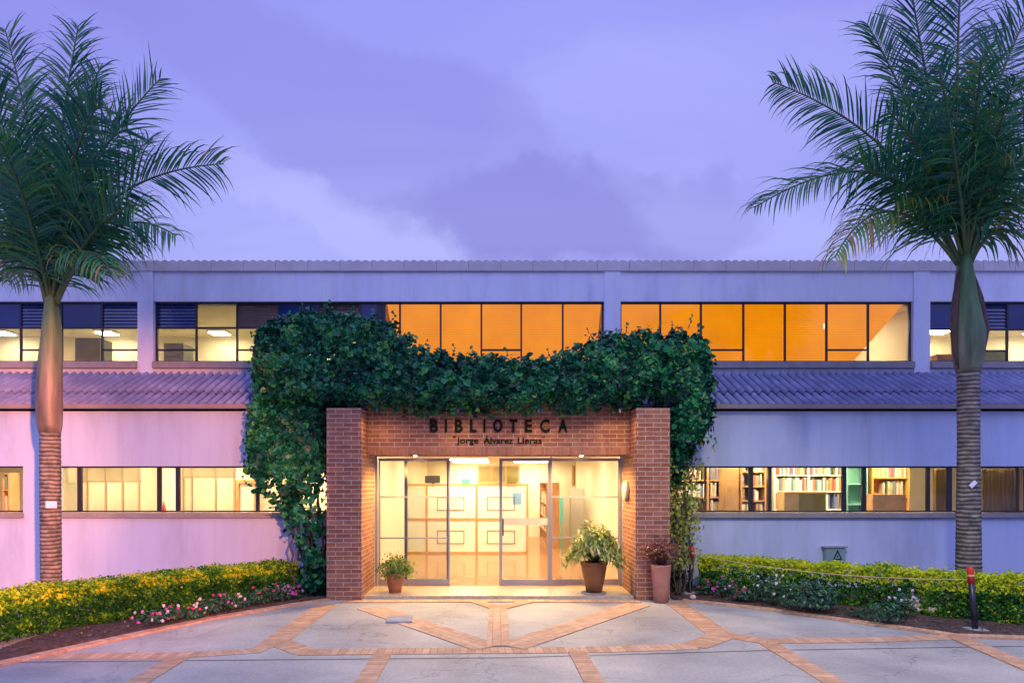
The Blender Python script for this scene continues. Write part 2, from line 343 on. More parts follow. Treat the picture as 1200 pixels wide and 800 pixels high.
# concrete paving
m, t, b = new_mat('concrete_paving'); M['paving'] = m
tc = N('ShaderNodeTexCoord', t); n = N('ShaderNodeTexNoise', t); n.inputs['Scale'].default_value = 0.8; n.inputs['Detail'].default_value = 9; n.inputs['Roughness'].default_value = 0.6
t.links.new(tc.outputs['Object'], n.inputs[0])
n2 = N('ShaderNodeTexNoise', t); n2.inputs['Scale'].default_value = 28; n2.inputs['Detail'].default_value = 8; n2.inputs['Roughness'].default_value = 0.7; t.links.new(tc.outputs['Object'], n2.inputs[0])
vo = N('ShaderNodeTexVoronoi', t); vo.inputs['Scale'].default_value = 120; t.links.new(tc.outputs['Object'], vo.inputs[0])
mx = N('ShaderNodeMixRGB', t); mx.blend_type = 'MULTIPLY'; mx.inputs[0].default_value = 0.7
t.links.new(ramp(t, n.outputs[0], [(0.30, (0.27, 0.29, 0.29)), (0.46, (0.38, 0.40, 0.385)), (0.56, (0.44, 0.455, 0.43)), (0.72, (0.56, 0.57, 0.53))]), mx.inputs[1])
t.links.new(ramp(t, n2.outputs[0], [(0.3, (0.60,)*3), (0.7, (1.16,)*3)]), mx.inputs[2])
vc = N('ShaderNodeTexVoronoi', t); vc.feature = 'DISTANCE_TO_EDGE'; vc.inputs['Scale'].default_value = 0.42
wn = N('ShaderNodeTexNoise', t); wn.inputs['Scale'].default_value = 2.5; wn.inputs['Detail'].default_value = 6; t.links.new(tc.outputs['Object'], wn.inputs[0])
wx = N('ShaderNodeMixRGB', t); wx.blend_type = 'LINEAR_LIGHT'; wx.inputs[0].default_value = 0.35; t.links.new(tc.outputs['Object'], wx.inputs[1]); t.links.new(wn.outputs['Color'], wx.inputs[2]); t.links.new(wx.outputs[0], vc.inputs[0])
ck = N('ShaderNodeMixRGB', t); ck.blend_type = 'MULTIPLY'; ck.inputs[0].default_value = 0.55; t.links.new(mx.outputs[0], ck.inputs[1]); t.links.new(ramp(t, vc.outputs['Distance'], [(0.0, (0.35,)*3), (0.006, (1,)*3)]), ck.inputs[2])
t.links.new(ck.outputs[0], b.inputs['Base Color'])
b.inputs['Roughness'].default_value = 0.62
bp = N('ShaderNodeBump', t); bp.inputs['Strength'].default_value = 0.35; bp.inputs['Distance'].default_value = 0.01; t.links.new(n2.outputs[0], bp.inputs['Height'])
t.links.new(bp.outputs[0], b.inputs['Normal'])
# soil
m, t, b = new_mat('soil'); M['soil'] = m
tc = N('ShaderNodeTexCoord', t); n = N('ShaderNodeTexNoise', t); n.inputs['Scale'].default_value = 14; n.inputs['Detail'].default_value = 9; t.links.new(tc.outputs['Object'], n.inputs[0])
t.links.new(ramp(t, n.outputs[0], [(0.35, (0.035, 0.024, 0.02)), (0.7, (0.12, 0.08, 0.065))]), b.inputs['Base Color']); b.inputs['Roughness'].default_value = 0.95
bp = N('ShaderNodeBump', t); bp.inputs['Strength'].default_value = 1; bp.inputs['Distance'].default_value = 0.05; t.links.new(n.outputs[0], bp.inputs['Height']); t.links.new(bp.outputs[0], b.inputs['Normal'])
# palm trunk (ring scars) and crownshaft
m, t, b = new_mat('palm_trunk'); M['trunk'] = m
tc = N('ShaderNodeTexCoord', t); wv = N('ShaderNodeTexWave', t); wv.bands_direction = 'Z'; wv.inputs['Scale'].default_value = 5.2; wv.inputs['Distortion'].default_value = 3.0; wv.inputs['Detail'].default_value = 4; wv.inputs['Detail Scale'].default_value = 0.9
t.links.new(tc.outputs['Object'], wv.inputs[0])
n = N('ShaderNodeTexNoise', t); n.inputs['Scale'].default_value = 9; n.inputs['Detail'].default_value = 8; t.links.new(tc.outputs['Object'], n.inputs[0])
mx = N('ShaderNodeMixRGB', t); mx.blend_type = 'MULTIPLY'; mx.inputs[0].default_value = 1
t.links.new(ramp(t, wv.outputs[0], [(0.0, (0.045, 0.045, 0.045)), (0.25, (0.15, 0.145, 0.135)), (1.0, (0.27, 0.255, 0.235))]), mx.inputs[1])
t.links.new(ramp(t, n.outputs[0], [(0.3, (0.35, 0.38, 0.38)), (0.5, (.85,.85,.82)), (0.7, (1.35, 1.3, 1.2))]), mx.inputs[2]); t.links.new(mx.outputs[0], b.inputs['Base Color'])
b.inputs['Roughness'].default_value = 0.85
bp = N('ShaderNodeBump', t); bp.inputs['Strength'].default_value = 0.5; bp.inputs['Distance'].default_value = 0.02; t.links.new(wv.outputs[0], bp.inputs['Height']); t.links.new(bp.outputs[0], b.inputs['Normal'])
m, t, b = new_mat('palm_crownshaft'); M['shaft'] = m
tc = N('ShaderNodeTexCoord', t); mp = N('ShaderNodeMapping', t); mp.inputs['Scale'].default_value = (7, 7, 0.8); t.links.new(tc.outputs['Object'], mp.inputs[0])
n = N('ShaderNodeTexNoise', t); n.inputs['Scale'].default_value = 1.2; n.inputs['Detail'].default_value = 6; t.links.new(mp.outputs[0], n.inputs[0])
t.links.new(ramp(t, n.outputs[0], [(0.30, (0.05, 0.04, 0.04)), (0.45, (0.13, 0.12, 0.10)), (0.56, (0.17, 0.14, 0.13)), (0.72, (0.30, 0.24, 0.24))]), b.inputs['Base Color'])
old = b.inputs['Base Color'].links[0].from_socket
sz = N('ShaderNodeSeparateXYZ', t); t.links.new(tc.outputs['Object'], sz.inputs[0])
mr = N('ShaderNodeMapRange', t); mr.inputs['From Min'].default_value = 3.2; mr.inputs['From Max'].default_value = 4.5; t.links.new(sz.outputs[2], mr.inputs[0])
gx = N('ShaderNodeMixRGB', t); t.links.new(mr.outputs[0], gx.inputs[0]); t.links.new(old, gx.inputs[1])
t.links.new(ramp(t, n.outputs[0], [(0.3, (0.04, 0.10, 0.04)), (0.6, (0.11, 0.24, 0.09)), (0.75, (0.22, 0.26, 0.14))]), gx.inputs[2]); t.links.new(gx.outputs[0], b.inputs['Base Color']); b.inputs['Roughness'].default_value = 0.5
bp = N('ShaderNodeBump', t); bp.inputs['Strength'].default_value = 0.6; bp.inputs['Distance'].default_value = 0.03; t.links.new(n.outputs[0], bp.inputs['Height']); t.links.new(bp.outputs[0], b.inputs['Normal'])
# corrugated fibre-cement
m, t, b = new_mat('fibre_cement_sheet'); M['roof'] = m
tc = N('ShaderNodeTexCoord', t); n = N('ShaderNodeTexNoise', t); n.inputs['Scale'].default_value = 2.2; n.inputs['Detail'].default_value = 8; n.inputs['Roughness'].default_value = 0.65; t.links.new(tc.outputs['Object'], n.inputs[0])
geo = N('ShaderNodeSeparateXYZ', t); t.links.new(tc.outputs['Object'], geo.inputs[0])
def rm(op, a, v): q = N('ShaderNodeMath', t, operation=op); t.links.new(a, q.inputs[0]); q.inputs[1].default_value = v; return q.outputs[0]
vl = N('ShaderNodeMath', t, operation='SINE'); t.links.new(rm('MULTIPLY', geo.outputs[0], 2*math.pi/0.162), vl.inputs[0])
vv = ramp(t, rm('ADD', rm('MULTIPLY', vl.outputs[0], .5), .5), [(0.05, (0.30, 0.29, 0.33)), (0.55, (1, 1, 1))])  # shade of the corrugation valleys painted into the sheet colour
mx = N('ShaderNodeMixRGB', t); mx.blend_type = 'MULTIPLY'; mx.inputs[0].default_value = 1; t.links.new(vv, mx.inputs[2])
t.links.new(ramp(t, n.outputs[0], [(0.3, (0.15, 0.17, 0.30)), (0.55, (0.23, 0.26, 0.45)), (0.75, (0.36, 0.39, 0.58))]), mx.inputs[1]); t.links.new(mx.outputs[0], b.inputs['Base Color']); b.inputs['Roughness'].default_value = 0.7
# orange lit blinds
def blind_mat(name, col, st):
    m, t, b = new_mat(name)
    tc = N('ShaderNodeTexCoord', t); wv = N('ShaderNodeTexWave', t); wv.bands_direction = 'Z'; wv.inputs['Scale'].default_value = 6.5; wv.inputs['Distortion'].default_value = 0.3
    t.links.new(tc.outputs['Object'], wv.inputs[0])
    n = N('ShaderNodeTexNoise', t); n.inputs['Scale'].default_value = 1.3; n.inputs['Detail'].default_value = 3; t.links.new(tc.outputs['Object'], n.inputs[0])
    c1 = ramp(t, wv.outputs[0], [(0, tuple(x*0.84 for x in col)), (1, col)])
    mx = N('ShaderNodeMixRGB', t); mx.blend_type = 'MULTIPLY'; mx.inputs[0].default_value = 1; t.links.new(c1, mx.inputs[1])
    t.links.new(ramp(t, n.outputs[0], [(0.3, (0.88, 0.84, 0.8)), (0.7, (1.05, 1.08, 1.0))]), mx.inputs[2])
    t.links.new(mx.outputs[0], b.inputs['Emission Color']); b.inputs['Emission Strength'].default_value = st
    b.inputs['Base Color'].default_value = (0.22, 0.06, 0.0, 1); b.inputs['Roughness'].default_value = 0.8
    return m
M['blind'] = blind_mat('orange_blind', (1.0, 0.30, 0.0), 1.15)

# ------------------------------------------------------------------ setting: ground, paving, beds
g = MB(); g.box(-150, 150, -80, 200, -0.5, 0.0)
tag(g.build('ground', M['paving']), 'grey concrete forecourt paving', None, None, 'structure')

def band(mb, pts, w, z, m=0, taper=None):
    pts = [Vector((p[0], p[1], 0)) for p in pts]; L = 0; E = []
    for i, p in enumerate(pts):
        t = (pts[min(i+1, len(pts)-1)]-pts[max(i-1, 0)]).normalized(); s = Vector((-t.y, t.x, 0))
        ww = w if taper is None else taper[i]
        if i: L += (p-pts[i-1]).length
        E.append((p+s*ww/2, p-s*ww/2, L, ww))
    for (a0, b0, l0, w0), (a1, b1, l1, w1) in zip(E, E[1:]):
        for e0, e1 in ((a0, a1), (b0, b1)): mb.face([(*e0.xy, 0), (*e1.xy, 0), (*e1.xy, z), (*e0.xy, z)], None, m)
        q = [(*b0.xy, z), (*b1.xy, z), (*a1.xy, z), (*a0.xy, z)]
        mb.face(q, [(l0, 0.003), (l1, 0.003), (l1, w1), (l0, w0)], m)
bands = MB()
def Gs(*pp): return [G(*p) for p in pp]
spec = [
 (Gs((-200,778),(30,768),(205,768),(300,762),(322,750)), 0.27, 0),
 (Gs((383,708),(322,752)), 0.33, 0), (Gs((322,751),(360,764)), 0.30, 0), (Gs((352,764),(450,763),(700,761),(815,757)), 0.27, 0),
 (Gs((812,757),(848,744)), 0.33, 0), (Gs((790,705),(846,745)), 0.33, 0), (Gs((846,743),(899,752)), 0.27, 0),
 (Gs((897,751),(1000,750),(1130,746)), 0.24, 0), (Gs((899,753),(985,804),(1020,824)), 0.22, 0),
 (Gs((212,769),(160,800),(120,824)), 0.22, 0), (Gs((449,765),(428,800),(412,826)), 0.2, 0), (Gs((676,763),(697,800),(712,826)), 0.2, 0),
 (Gs((572,759),(433,712)), 0.40, 1), (Gs((598,758),(748,708)), 0.40, 1), (Gs((584,757),(584,712)), 0.27, 1),
 (Gs((584,713),(556,704)), 0.22, 0), (Gs((584,713),(622,704)), 0.22, 0), (Gs((400,705),(584,704),(750,705)), 0.20, 0),
 (Gs((1120,746),(1210,784),(1300,822)), 0.24, 0),
]
for i, (pts, w, mi) in enumerate(spec): band(bands, pts, w, 0.0035+0.0006*i, mi)
BL = Gs((384,703),(345,708.5),(244,725.5),(140,748),(60,765),(0,778),(-120,806))
BR = Gs((801,703.5),(900,714),(990,727),(1060,736.5),(1123,745.5),(1200,748),(1350,757),(1500,766),(1650,770))
band(bands, [p for p in BL], 0.20, 0.028, 0)
band(bands, [p for p in BR], 0.17, 0.028, 0)
for BB, w_ in ((BL, .10), (BR, .085)):
    for sg in (-1, 1):
        for a, b in zip(BB, BB[1:]):
            t_ = (b-a).normalized(); s_ = Vector((-t_.y, t_.x, 0))*w_*sg
            q = [(a+s_), (b+s_)]
            bands.face([(q[0].x, q[0].y, 0.0), (q[1].x, q[1].y, 0.0), (q[1].x, q[1].y, .028), (q[0].x, q[0].y, .028)])
tag(bands.build('brick_paving', [M['paver'], M['paver_long']]), 'bands of orange brick pavers set in the concrete', None, None, 'structure')
jn = MB()
for a, b in (((0,776),(600,770.5)), ((600,770.5),(900,762)), ((900,762),(1200,757))):
    A, B = G(*a), G(*b); jn.face([(A.x, A.y, .004), (B.x, B.y, .004), (B.x, B.y+.018, .004), (A.x, A.y+.018, .004)])
tag(jn.build('paving_joint', plain('joint_dark', (0.10, 0.10, 0.10), 0.9)), None, None, None, 'structure')

def bed(border, side, name, label):
    mb = MB(); n = len(border)
    inner = [(p.x+side*0.03, p.y+0.03) for p in border]
    for i in range(n-1):
        a, b = inner[i], inner[i+1]
        if a[1] > 12.1 or b[1] > 12.15: continue
        K = 14
        def vx(p, k):
            y = p[1]+(12.19-p[1])*(k/K)**1.5; x = p[0]
            return (x, y, 0.010 if k == 0 else 0.045+0.03*noise.noise(Vector((x*2, y*2, 0)))+.012*noise.noise(Vector((x*9, y*9, 3))))
        for k in range(K):
            q = [vx(a, k), vx(b, k), vx(b, k+1), vx(a, k+1)]
            mb.face(q[::-1] if side < 0 else q)
    return tag(mb.build(name, M['soil']), label, None, None, 'structure')
bed([Vector((-2.8, 11.0, 0))]+BL, -1, 'soil_bed', 'dark soil under the left hedge')
bed([Vector((2.8, 11.0, 0))]+BR, 1, 'soil_bed', 'dark soil under the right hedge')
# entrance step
st = MB(); st.box(-2.205, 2.205, 11.16, 12.19, 0.0, 0.05)
st.box(-2.205, 2.205, 11.13, 11.16, 0.0, 0.052)
tag(st.build('entrance_step', plain('step_tile', (0.50, 0.42, 0.30), 0.35, 0, 0.2, 14, 0.1)), 'low tiled doorstep between the brick piers', None, None, 'structure')

# ------------------------------------------------------------------ library building
YW, YU = 12.2, 13.8
XL, XR = -15.5, 15.5
bld = empty('library_building', (0, YW, 0), 'long two storey pale rendered library building with strip windows and grey corrugated roofs', 'building')
WT = 0.22
zt, zb, zs = PZ(546, YW), PZ(600, YW), PZ(600, YW)-0.012
def xw(px): return PX(px, YW)
def xu(px): return PX(px, YU)
lw = MB()
# lower walls: openings left [..27],[66..383]; right [785..]
lw.box(XL, -2.215, YW, YW+WT, zt, 3.17)
lw.box(2.225, XR, YW, YW+WT, zt, 3.17)
lw.box(-2.215, 2.225, YW, YW+WT, 2.40, 3.17)
lw.box(XL, -2.215, YW, YW+WT, 0, zs); lw.box(2.225, XR, YW, YW+WT, 0, zs)
lw.box(xw(27), xw(65), YW, YW+WT, zs, zt)
lw.box(XL, xw(-60), YW, YW+WT, zs, zt)
lw.box(-2.45, -2.215, YW, YW+WT, zs, zt); lw.box(2.225, 2.45, YW, YW+WT, zs, zt)
lw.box(xw(1330), XR, YW, YW+WT, zs, zt)
lw.build('lower_wall', M['wall'], bld)
# upper wall
uzt, uzb = PZ(353, YU), PZ(424, YU)
uw = MB()
ZP = PZ(316, YU)
uw.box(XL, XR, YU, YU+WT, uzt, ZP)
uw.box(XL, XR, YU, YU+WT, 3.6, uzb-0.14)
pil = [(162,180), (708,727), (1070,1089)]
for a, b in pil: uw.box(xu(a), xu(b), YU-0.03, YU+WT, PZ(437, YU), uzt-0.0)
uw.box(XL, xu(-200), YU, YU+WT, uzb-0.14, uzt); uw.box(xu(1480), XR, YU, YU+WT, uzb-0.14, uzt)
for a, b in pil: uw.box(xu(a)+.0, xu(b)-.0, YU-0.03, YU-0.001, uzt, ZP-0.02)
uw.box(XL, XL+WT, YW+WT, 24.5, 0, ZP); uw.box(XR-WT, XR, YW+WT, 24.5, 0, ZP); uw.box(XL+WT, XR-WT, 24.3, 24.5, 0, ZP)
uw.build('upper_wall', M['wall_up'], bld)
# sills
for a, b in ((-200, 162), (180, 708), (727, 1070), (1089, 1480)):
    s = MB(); s.box(xu(a)+0.004, xu(b)-0.004, YU-0.09, YU+WT, uzb-0.135, uzb); s.build('window_sill', M['sill'], bld, bevel=0.008)
for a, b in ((xw(-60), xw(27)), (xw(65), -2.46), (2.46, xw(1330))):
    s = MB(); s.box(a-0.02, b+0.02, YW-0.07, YW+WT, zs-0.085, zs+0.003); s.build('window_sill', M['sill'], bld, bevel=0.008)
# parapet flashing with scalloped top, sheets with joints
PER = 0.162
def flashing(x0, x1):
    mb = MB(); n = int(round((x1-x0)/PER*8)); zb_ = PZ(318, YU); zt_ = PZ(307.5, YU)
    top = [(x0+(x1-x0)*i/n, zt_+0.036*abs(math.sin(math.pi*(x0+(x1-x0)*i/n)/PER))) for i in range(n+1)]
    y0, y1 = YU-0.05, YU-0.03
    for (xa, za), (xb, zb2) in zip(top, top[1:]):
        mb.face([(xa, y0, zb_), (xb, y0, zb_), (xb, y0, zb2), (xa, y0, za)])
        mb.face([(xb, y1, zb_), (xa, y1, zb_), (xa, y1, za), (xb, y1, zb2)])
        mb.face([(xa, y0, za), (xb, y0, zb2), (xb, y1, zb2), (xa, y1, za)])
    mb.face([(x0, y1, zb_), (x1, y1, zb_), (x1, y0, zb_), (x0, y0, zb_)])
    mb.face([(x0, y1, zb_), (x0, y0, zb_), (x0, y0, top[0][1]), (x0, y1, top[0][1])]); mb.face([(x1, y0, zb_), (x1, y1, zb_), (x1, y1, top[-1][1]), (x1, y0, top[-1][1])])
    return mb
M['flash'] = plain('parapet_flashing', (0.56, 0.54, 0.56), 0.6, 0, 0.10, 2.2, 0.15)
x = XL
fl = []
while x < XR-0.3:
    o = flashing(x, min(x+PER*4*1.0-0.006, XR)).build('parapet_flashing', M['flash'], bld); x += PER*4
    fl.append(o)
# corrugated roofs
def corrug(y0, z0, y1, z1, x0=XL, x1=XR, amp=0.042, rows=6, thick=0.008, per=PER):
    mb = MB(); n = int((x1-x0)/per*8); b = 0
    xs = [x0+(x1-x0)*i/n for i in range(n+1)]
    for lay, dz in ((0, 0), (1, -thick)):
        for j in range(2):
            y, z = (y0, z0) if j == 0 else (y1, z1)
            for xx in xs: mb.v.append((xx, y, z+dz+amp*math.sin(2*math.pi*xx/per)))
    m_ = n+1
    for i in range(n):
        mb.f.append((i, i+1, m_+i+1, m_+i)); mb.f.append((2*m_+i+1, 2*m_+i, 3*m_+i, 3*m_+i+1)); mb.f.append((2*m_+i, 2*m_+i+1, i+1, i))
        mb.m += [0,0,0]; mb.uv += [(0,0)]*12
    return mb
zR1, zR0 = PZ(437, YU)-0.01, PZ(476, YW-0.12)+0.02
ym = YW-0.12+(YU-YW+0.12)*0.40; zm = zR0+(zR1-zR0)*0.40
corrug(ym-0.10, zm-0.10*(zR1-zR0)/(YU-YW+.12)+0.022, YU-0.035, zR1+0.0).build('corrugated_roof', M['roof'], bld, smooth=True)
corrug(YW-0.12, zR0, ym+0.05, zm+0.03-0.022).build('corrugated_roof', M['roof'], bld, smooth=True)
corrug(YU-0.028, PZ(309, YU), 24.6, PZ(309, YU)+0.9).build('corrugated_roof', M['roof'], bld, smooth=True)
s = MB(); s.box(XL, XR, YW-0.16, YW-0.125, zR0-0.055, zR0+0.02); s.box(XL, XR, YW-0.125, YW-0.003, zR0-0.055, zR0-0.045); s.build('eave_board', plain('eave_grey', (0.28, 0.24, 0.25), 0.7), bld)
# fascia above the canopy (dark gap)
# interior shell
sh = MB()
HX0, HX1 = -2.42, 2.62
sh.box(XL+WT, HX0-0.1, YW+WT, 24.3, 2.64, 2.70); sh.box(HX1+0.1, XR-WT, YW+WT, 24.3, 2.64, 2.70); sh.box(HX0-0.1, HX1+0.1, YW+WT, 24.3, 2.62, 2.70)
sh.box(XL+WT, XR-WT, YU+WT, 24.3, 5.52, 5.6)
sh.build('ceiling', M['ceil'], bld)
fl_ = MB(); fl_.box(XL+WT, XR-WT, YW+0.002, 24.3, -0.02, 0.046); fl_.build('floor', M['tile'], bld)
iw = MB()
iw.box(HX0-0.1, HX0, YW+WT, 24.3, 0.046, 2.62); iw.box(HX1, HX1+0.1, YW+WT, 24.3, 0.046, 2.62)
iw.box(XL+WT, HX0-0.1, 16.4, 16.5, 0.046, 2.64); iw.box(HX1+0.1, XR-WT, 15.2, 15.3, 0.046, 2.64)
iw.box(HX0, HX1, 23.2, 23.3, 0.046, 2.62)
iw.box(XL+WT, XR-WT, 17.0, 17.1, 3.8, 5.52)
iw.box(xu(443)-0.05, xu(443), YU+WT, 17.0, 3.8, 5.52); iw.box(xu(1085), xu(1087), YU+WT, 17.0, 3.8, 5.52)
iw.box(XL+WT, XR-WT, YU+WT, 24.3, 3.7, 3.8)
iw.build('inner_wall', M['cream'], bld)

# --- windows
def window(px0, px1, Y, z0, z1, mull, fw=0.035, depth=0.05, inset=0.07, mat=None, transoms=(), panes=None, name='window'):
    """frame mesh + pane children. px0..px1 pixel extent on plane Y; mull pixel positions; transoms: (pxa, pxb, z)"""
    y0 = Y+inset; mb = MB()
    x0, x1 = PX(px0, Y), PX(px1, Y)
    mb.box(x0+.001, x1-.001, y0, y0+depth, z0+.001, z0+fw); mb.box(x0+.001, x1-.001, y0, y0+depth, z1-fw, z1-.001)
    mb.box(x0+.001, x0+fw, y0+.002, y0+depth-.002, z0+fw, z1-fw); mb.box(x1-fw, x1-.001, y0+.002, y0+depth-.002, z0+fw, z1-fw)
    for mp_ in mull:
        w = fw
        if isinstance(mp_, tuple): mp_, w = mp_
        xm = PX(mp_, Y); mb.box(xm-w/2, xm+w/2, y0+.002, y0+depth-.002, z0+fw, z1-fw)
    for a, b, z in transoms:
        xa, xb = PX(a, Y), PX(b, Y)
        mb.box(xa, xb, y0+.006, y0+depth-.006, z-fw/2, z+fw/2)
    fo = mb.build(name, mat or M['frame'], bld)
    return fo, y0+depth*0.5, fw
def pane(parent, x0, x1, y, z0, z1, mat, name='pane', louv=0):
    mb = MB()
    if louv:
        n = louv; h = (z1-z0)/n
        for i in range(n):
            a = z0+i*h
            mb.face([(x0, y-0.012, a), (x1, y-0.012, a), (x1, y+0.014, a+h*1.08), (x0, y+0.014, a+h*1.08)])
            mb.face([(x0, y+0.018, a+h*1.08), (x1, y+0.018, a+h*1.08), (x1, y-0.008, a), (x0, y-0.008, a)])
            mb.face([(x0, y-0.008, a), (x1, y-0.008, a), (x1, y-0.012, a), (x0, y-0.012, a)])
    else: mb.box(x0, x1, y-0.003, y+0.003, z0, z1)
    return mb.build(name, mat, parent)
def panes(parent, pxs, Y, y, z0, z1, fw, mats):
    for i, (a, b) in enumerate(zip(pxs, pxs[1:])):
        mt = mats[i % len(mats)] if isinstance(mats, list) else mats
        lv = 0
        if isinstance(mt, tuple): mt, lv = mt
        if mt is None: continue
        pane(parent, PX(a, Y)+fw/2, PX(b, Y)-fw/2, y, z0, z1, mt, 'louvre' if lv else 'pane', lv)
zr, zt2 = PZ(383, YU), PZ(409, YU)
DG, LV, BR_ = (M['darkglass']), (M['darkglass'], 7), (M['louvre'], 9)
# upper far left
mu = [-171,-123,-75,-27,21,69,117]
w, yy, fw = window(-200, 162, YU, uzb, uzt, mu, transoms=[(-200,162,zr)]+[(21,69,zt2),(117,162,zt2),(-75,-27,zt2)])
ps = [-200]+mu+[162]
panes(w, ps, YU, yy, zr+fw/2, uzt-fw, fw, [DG, LV, DG, LV, DG, LV, DG, LV]); panes(w, ps, YU, yy, uzb+fw, zr-fw/2, fw, M['glass'])
# upper second: louvres then orange blinds
mu = [228,276,324,372,421,(446,0.16),468,516,564,611,660]
w, yy, fw = window(180, 708, YU, uzb, uzt, mu, transoms=[(180,446,zr),(180,228,zt2),(276,324,zt2),(372,421,zt2),(564,611,zt2),(446,468,zr)])
ps = [180,228,276,324,372,421,443]
panes(w, ps, YU, yy, zr+fw/2, uzt-fw, fw, [LV, M['glass'], BR_, DG, BR_, DG]); panes(w, ps, YU, yy, uzb+fw, zr-fw/2, fw, M['glass'])
panes(w, [449,468,516,564,611,660,708], YU, yy, uzb+fw, uzt-fw, fw, M['glass'])
# upper third, all orange
mu = [775,823,873,922,971,1020]
w, yy, fw = window(727, 1070, YU, uzb, uzt, mu, transoms=[(823,873,zt2),(971,1020,zt2),(727,775,zt2)])
panes(w, [727]+mu+[1070], YU, yy, uzb+fw, uzt-fw, fw, M['glass'])
# upper right end
mu = [1137,1184,1232,1280,1328,1376,1424]
w, yy, fw = window(1089, 1480, YU, uzb, uzt, mu, transoms=[(1089,1480,PZ(385,YU)),(1137,1184,PZ(410,YU)),(1232,1280,zt2)])
zr2 = PZ(385, YU); ps = [1089]+mu+[1480]
panes(w, ps, YU, yy, zr2+fw/2, uzt-fw, fw, [DG, LV, DG, LV, DG, LV, DG, LV]); panes(w, ps, YU, yy, uzb+fw, zr2-fw/2, fw, M['glass'])
# lower windows
w, yy, fw = window(-60, 27, YW, zb, zt, [-20], fw=0.028); panes(w, [-60,-20,27], YW, yy, zb+fw, zt-fw, fw, M['glass'])
mu = [(90,.075),(184,.075),(206,.075),(300,.06),(345,.03)]
w, yy, fw = window(65, 423.2, YW, zb, zt, mu, fw=0.028); panes(w, [65,90,184,206,300,345,423.2], YW, yy, zb+fw, zt-fw, 0.06, M['glass'])
mu = [(828,.02),(882,.075),(904.5,.05),(992,.075),(1015.5,.075),(1091,.06),(1116,.09),(1196,.04),(1260,.07)]
w, yy, fw = window(745, 1330, YW, zb, zt, mu, fw=0.028); panes(w, [745,828,882,904.5,992,1015.5,1091,1116,1196,1260,1330], YW, yy, zb+fw, zt-fw, 0.06, M['glass'])

# orange blinds: part of the window openings
def blind(poly, Y, name='roller_blind'):
    mb = MB(); a = [P(px, py, YU) for px, py in poly]
    k = Y/YU
    pts = [(PX(px, YU), Y, PZ(py, YU)) for px, py in poly]
    mb.face(pts); mb.face([(p[0], p[1]+0.01, p[2]) for p in pts[::-1]])
    n = len(pts)
    for i in range(n):
        p, q = pts[i], pts[(i+1) % n]; mb.face([q, p, (p[0], p[1]+.01, p[2]), (q[0], q[1]+.01, q[2])])
    return mb.build(name, M['blind'], bld)
YB = YU+0.19
def R4(a, b, dz=0): return [(a, 424), (b, 424), (b, 353), (a, 353)]
blind([(463,424),(516,424),(516,353),(452,353)], YB)
for a, b in ((516.4,563.6),(564,611),(611.4,659.6)): blind(R4(a, b), YB+0.002)
blind([(660,424),(699,424),(706,353),(660,353)], YB)
for a, b in ((722,775),(775.4,822.6),(823,872.6),(873,921.6),(922,970.6)): blind(R4(a, b), YB)
blind([(971,424),(1003,424),(1062,357),(1066,353),(971,353)], YB)

# --- entrance doors
YD = 12.24
dx = lambda px: PX(px, YD)
dz = lambda py: PZ(py, YD)
zf = 0.05
def bar(mb, x0, x1, z0, z1, d=0.05, y=YD): mb.box(x0, x1, y, y+d, z0, z1)
ent = MB(); bar(ent, -2.213, 2.223, 2.365, 2.399, 0.10); bar(ent, -2.213, -2.17, zf, 2.365, 0.10); bar(ent, 2.18, 2.223, zf, 2.365, 0.10)
bar(ent, dx(645), dx(645)+0.03, zf, 2.365, 0.08)
fr = ent.build('entrance_frame', M['alu'], bld)
def leaf(px0, px1, bars, name, y, stile=0.05, midband=None, sec='door'):
    mb = MB(); x0, x1 = dx(px0), dx(px1); top = 2.362 if sec == 'window' else 2.335
    st_ = stile
    bar(mb, x0, x0+st_, zf+.003, top, 0.035, y); bar(mb, x1-st_, x1, zf+.003, top, 0.035, y)
    bar(mb, x0+st_, x1-st_, top-0.05, top, 0.035, y); bar(mb, x0+st_, x1-st_, zf+.003, zf+0.11, 0.035, y)
    for z in bars: bar(mb, x0+st_, x1-st_, z-0.014, z+0.014, 0.03, y)
    o = mb.build(name, M['alu'], bld)
    pane(o, x0+st_, x1-st_, y+0.018, zf+0.11, top-0.05, M['glass'])
    if midband:
        b = MB(); b.box(x0+st_, x1-st_, y+0.008, y+0.013, dz(midband[1]), dz(midband[0])); b.build('frosted_band', plain('frosted_film', (0.60, 0.60, 0.48), 0.8), o)
    return o
leaf(443, 527, [dz(582), dz(630.5)], 'fixed_panel', YD+0.05, 0.03)
leaf(473, 526.5, [], 'sliding_door', YD+0.095, 0.055)
o = leaf(585, 645.5, [], 'sliding_door', YD+0.01, 0.055, (607, 615))
hd = MB(); hd.tube([(dx(589.5), YD-.025, .95), (dx(589.5), YD-.025, 1.25)], .012, 8); hd.build('handle', M['frame'], o)
leaf(645.5, 727, [dz(582), dz(630.5)], 'fixed_panel', YD+0.05, 0.03)
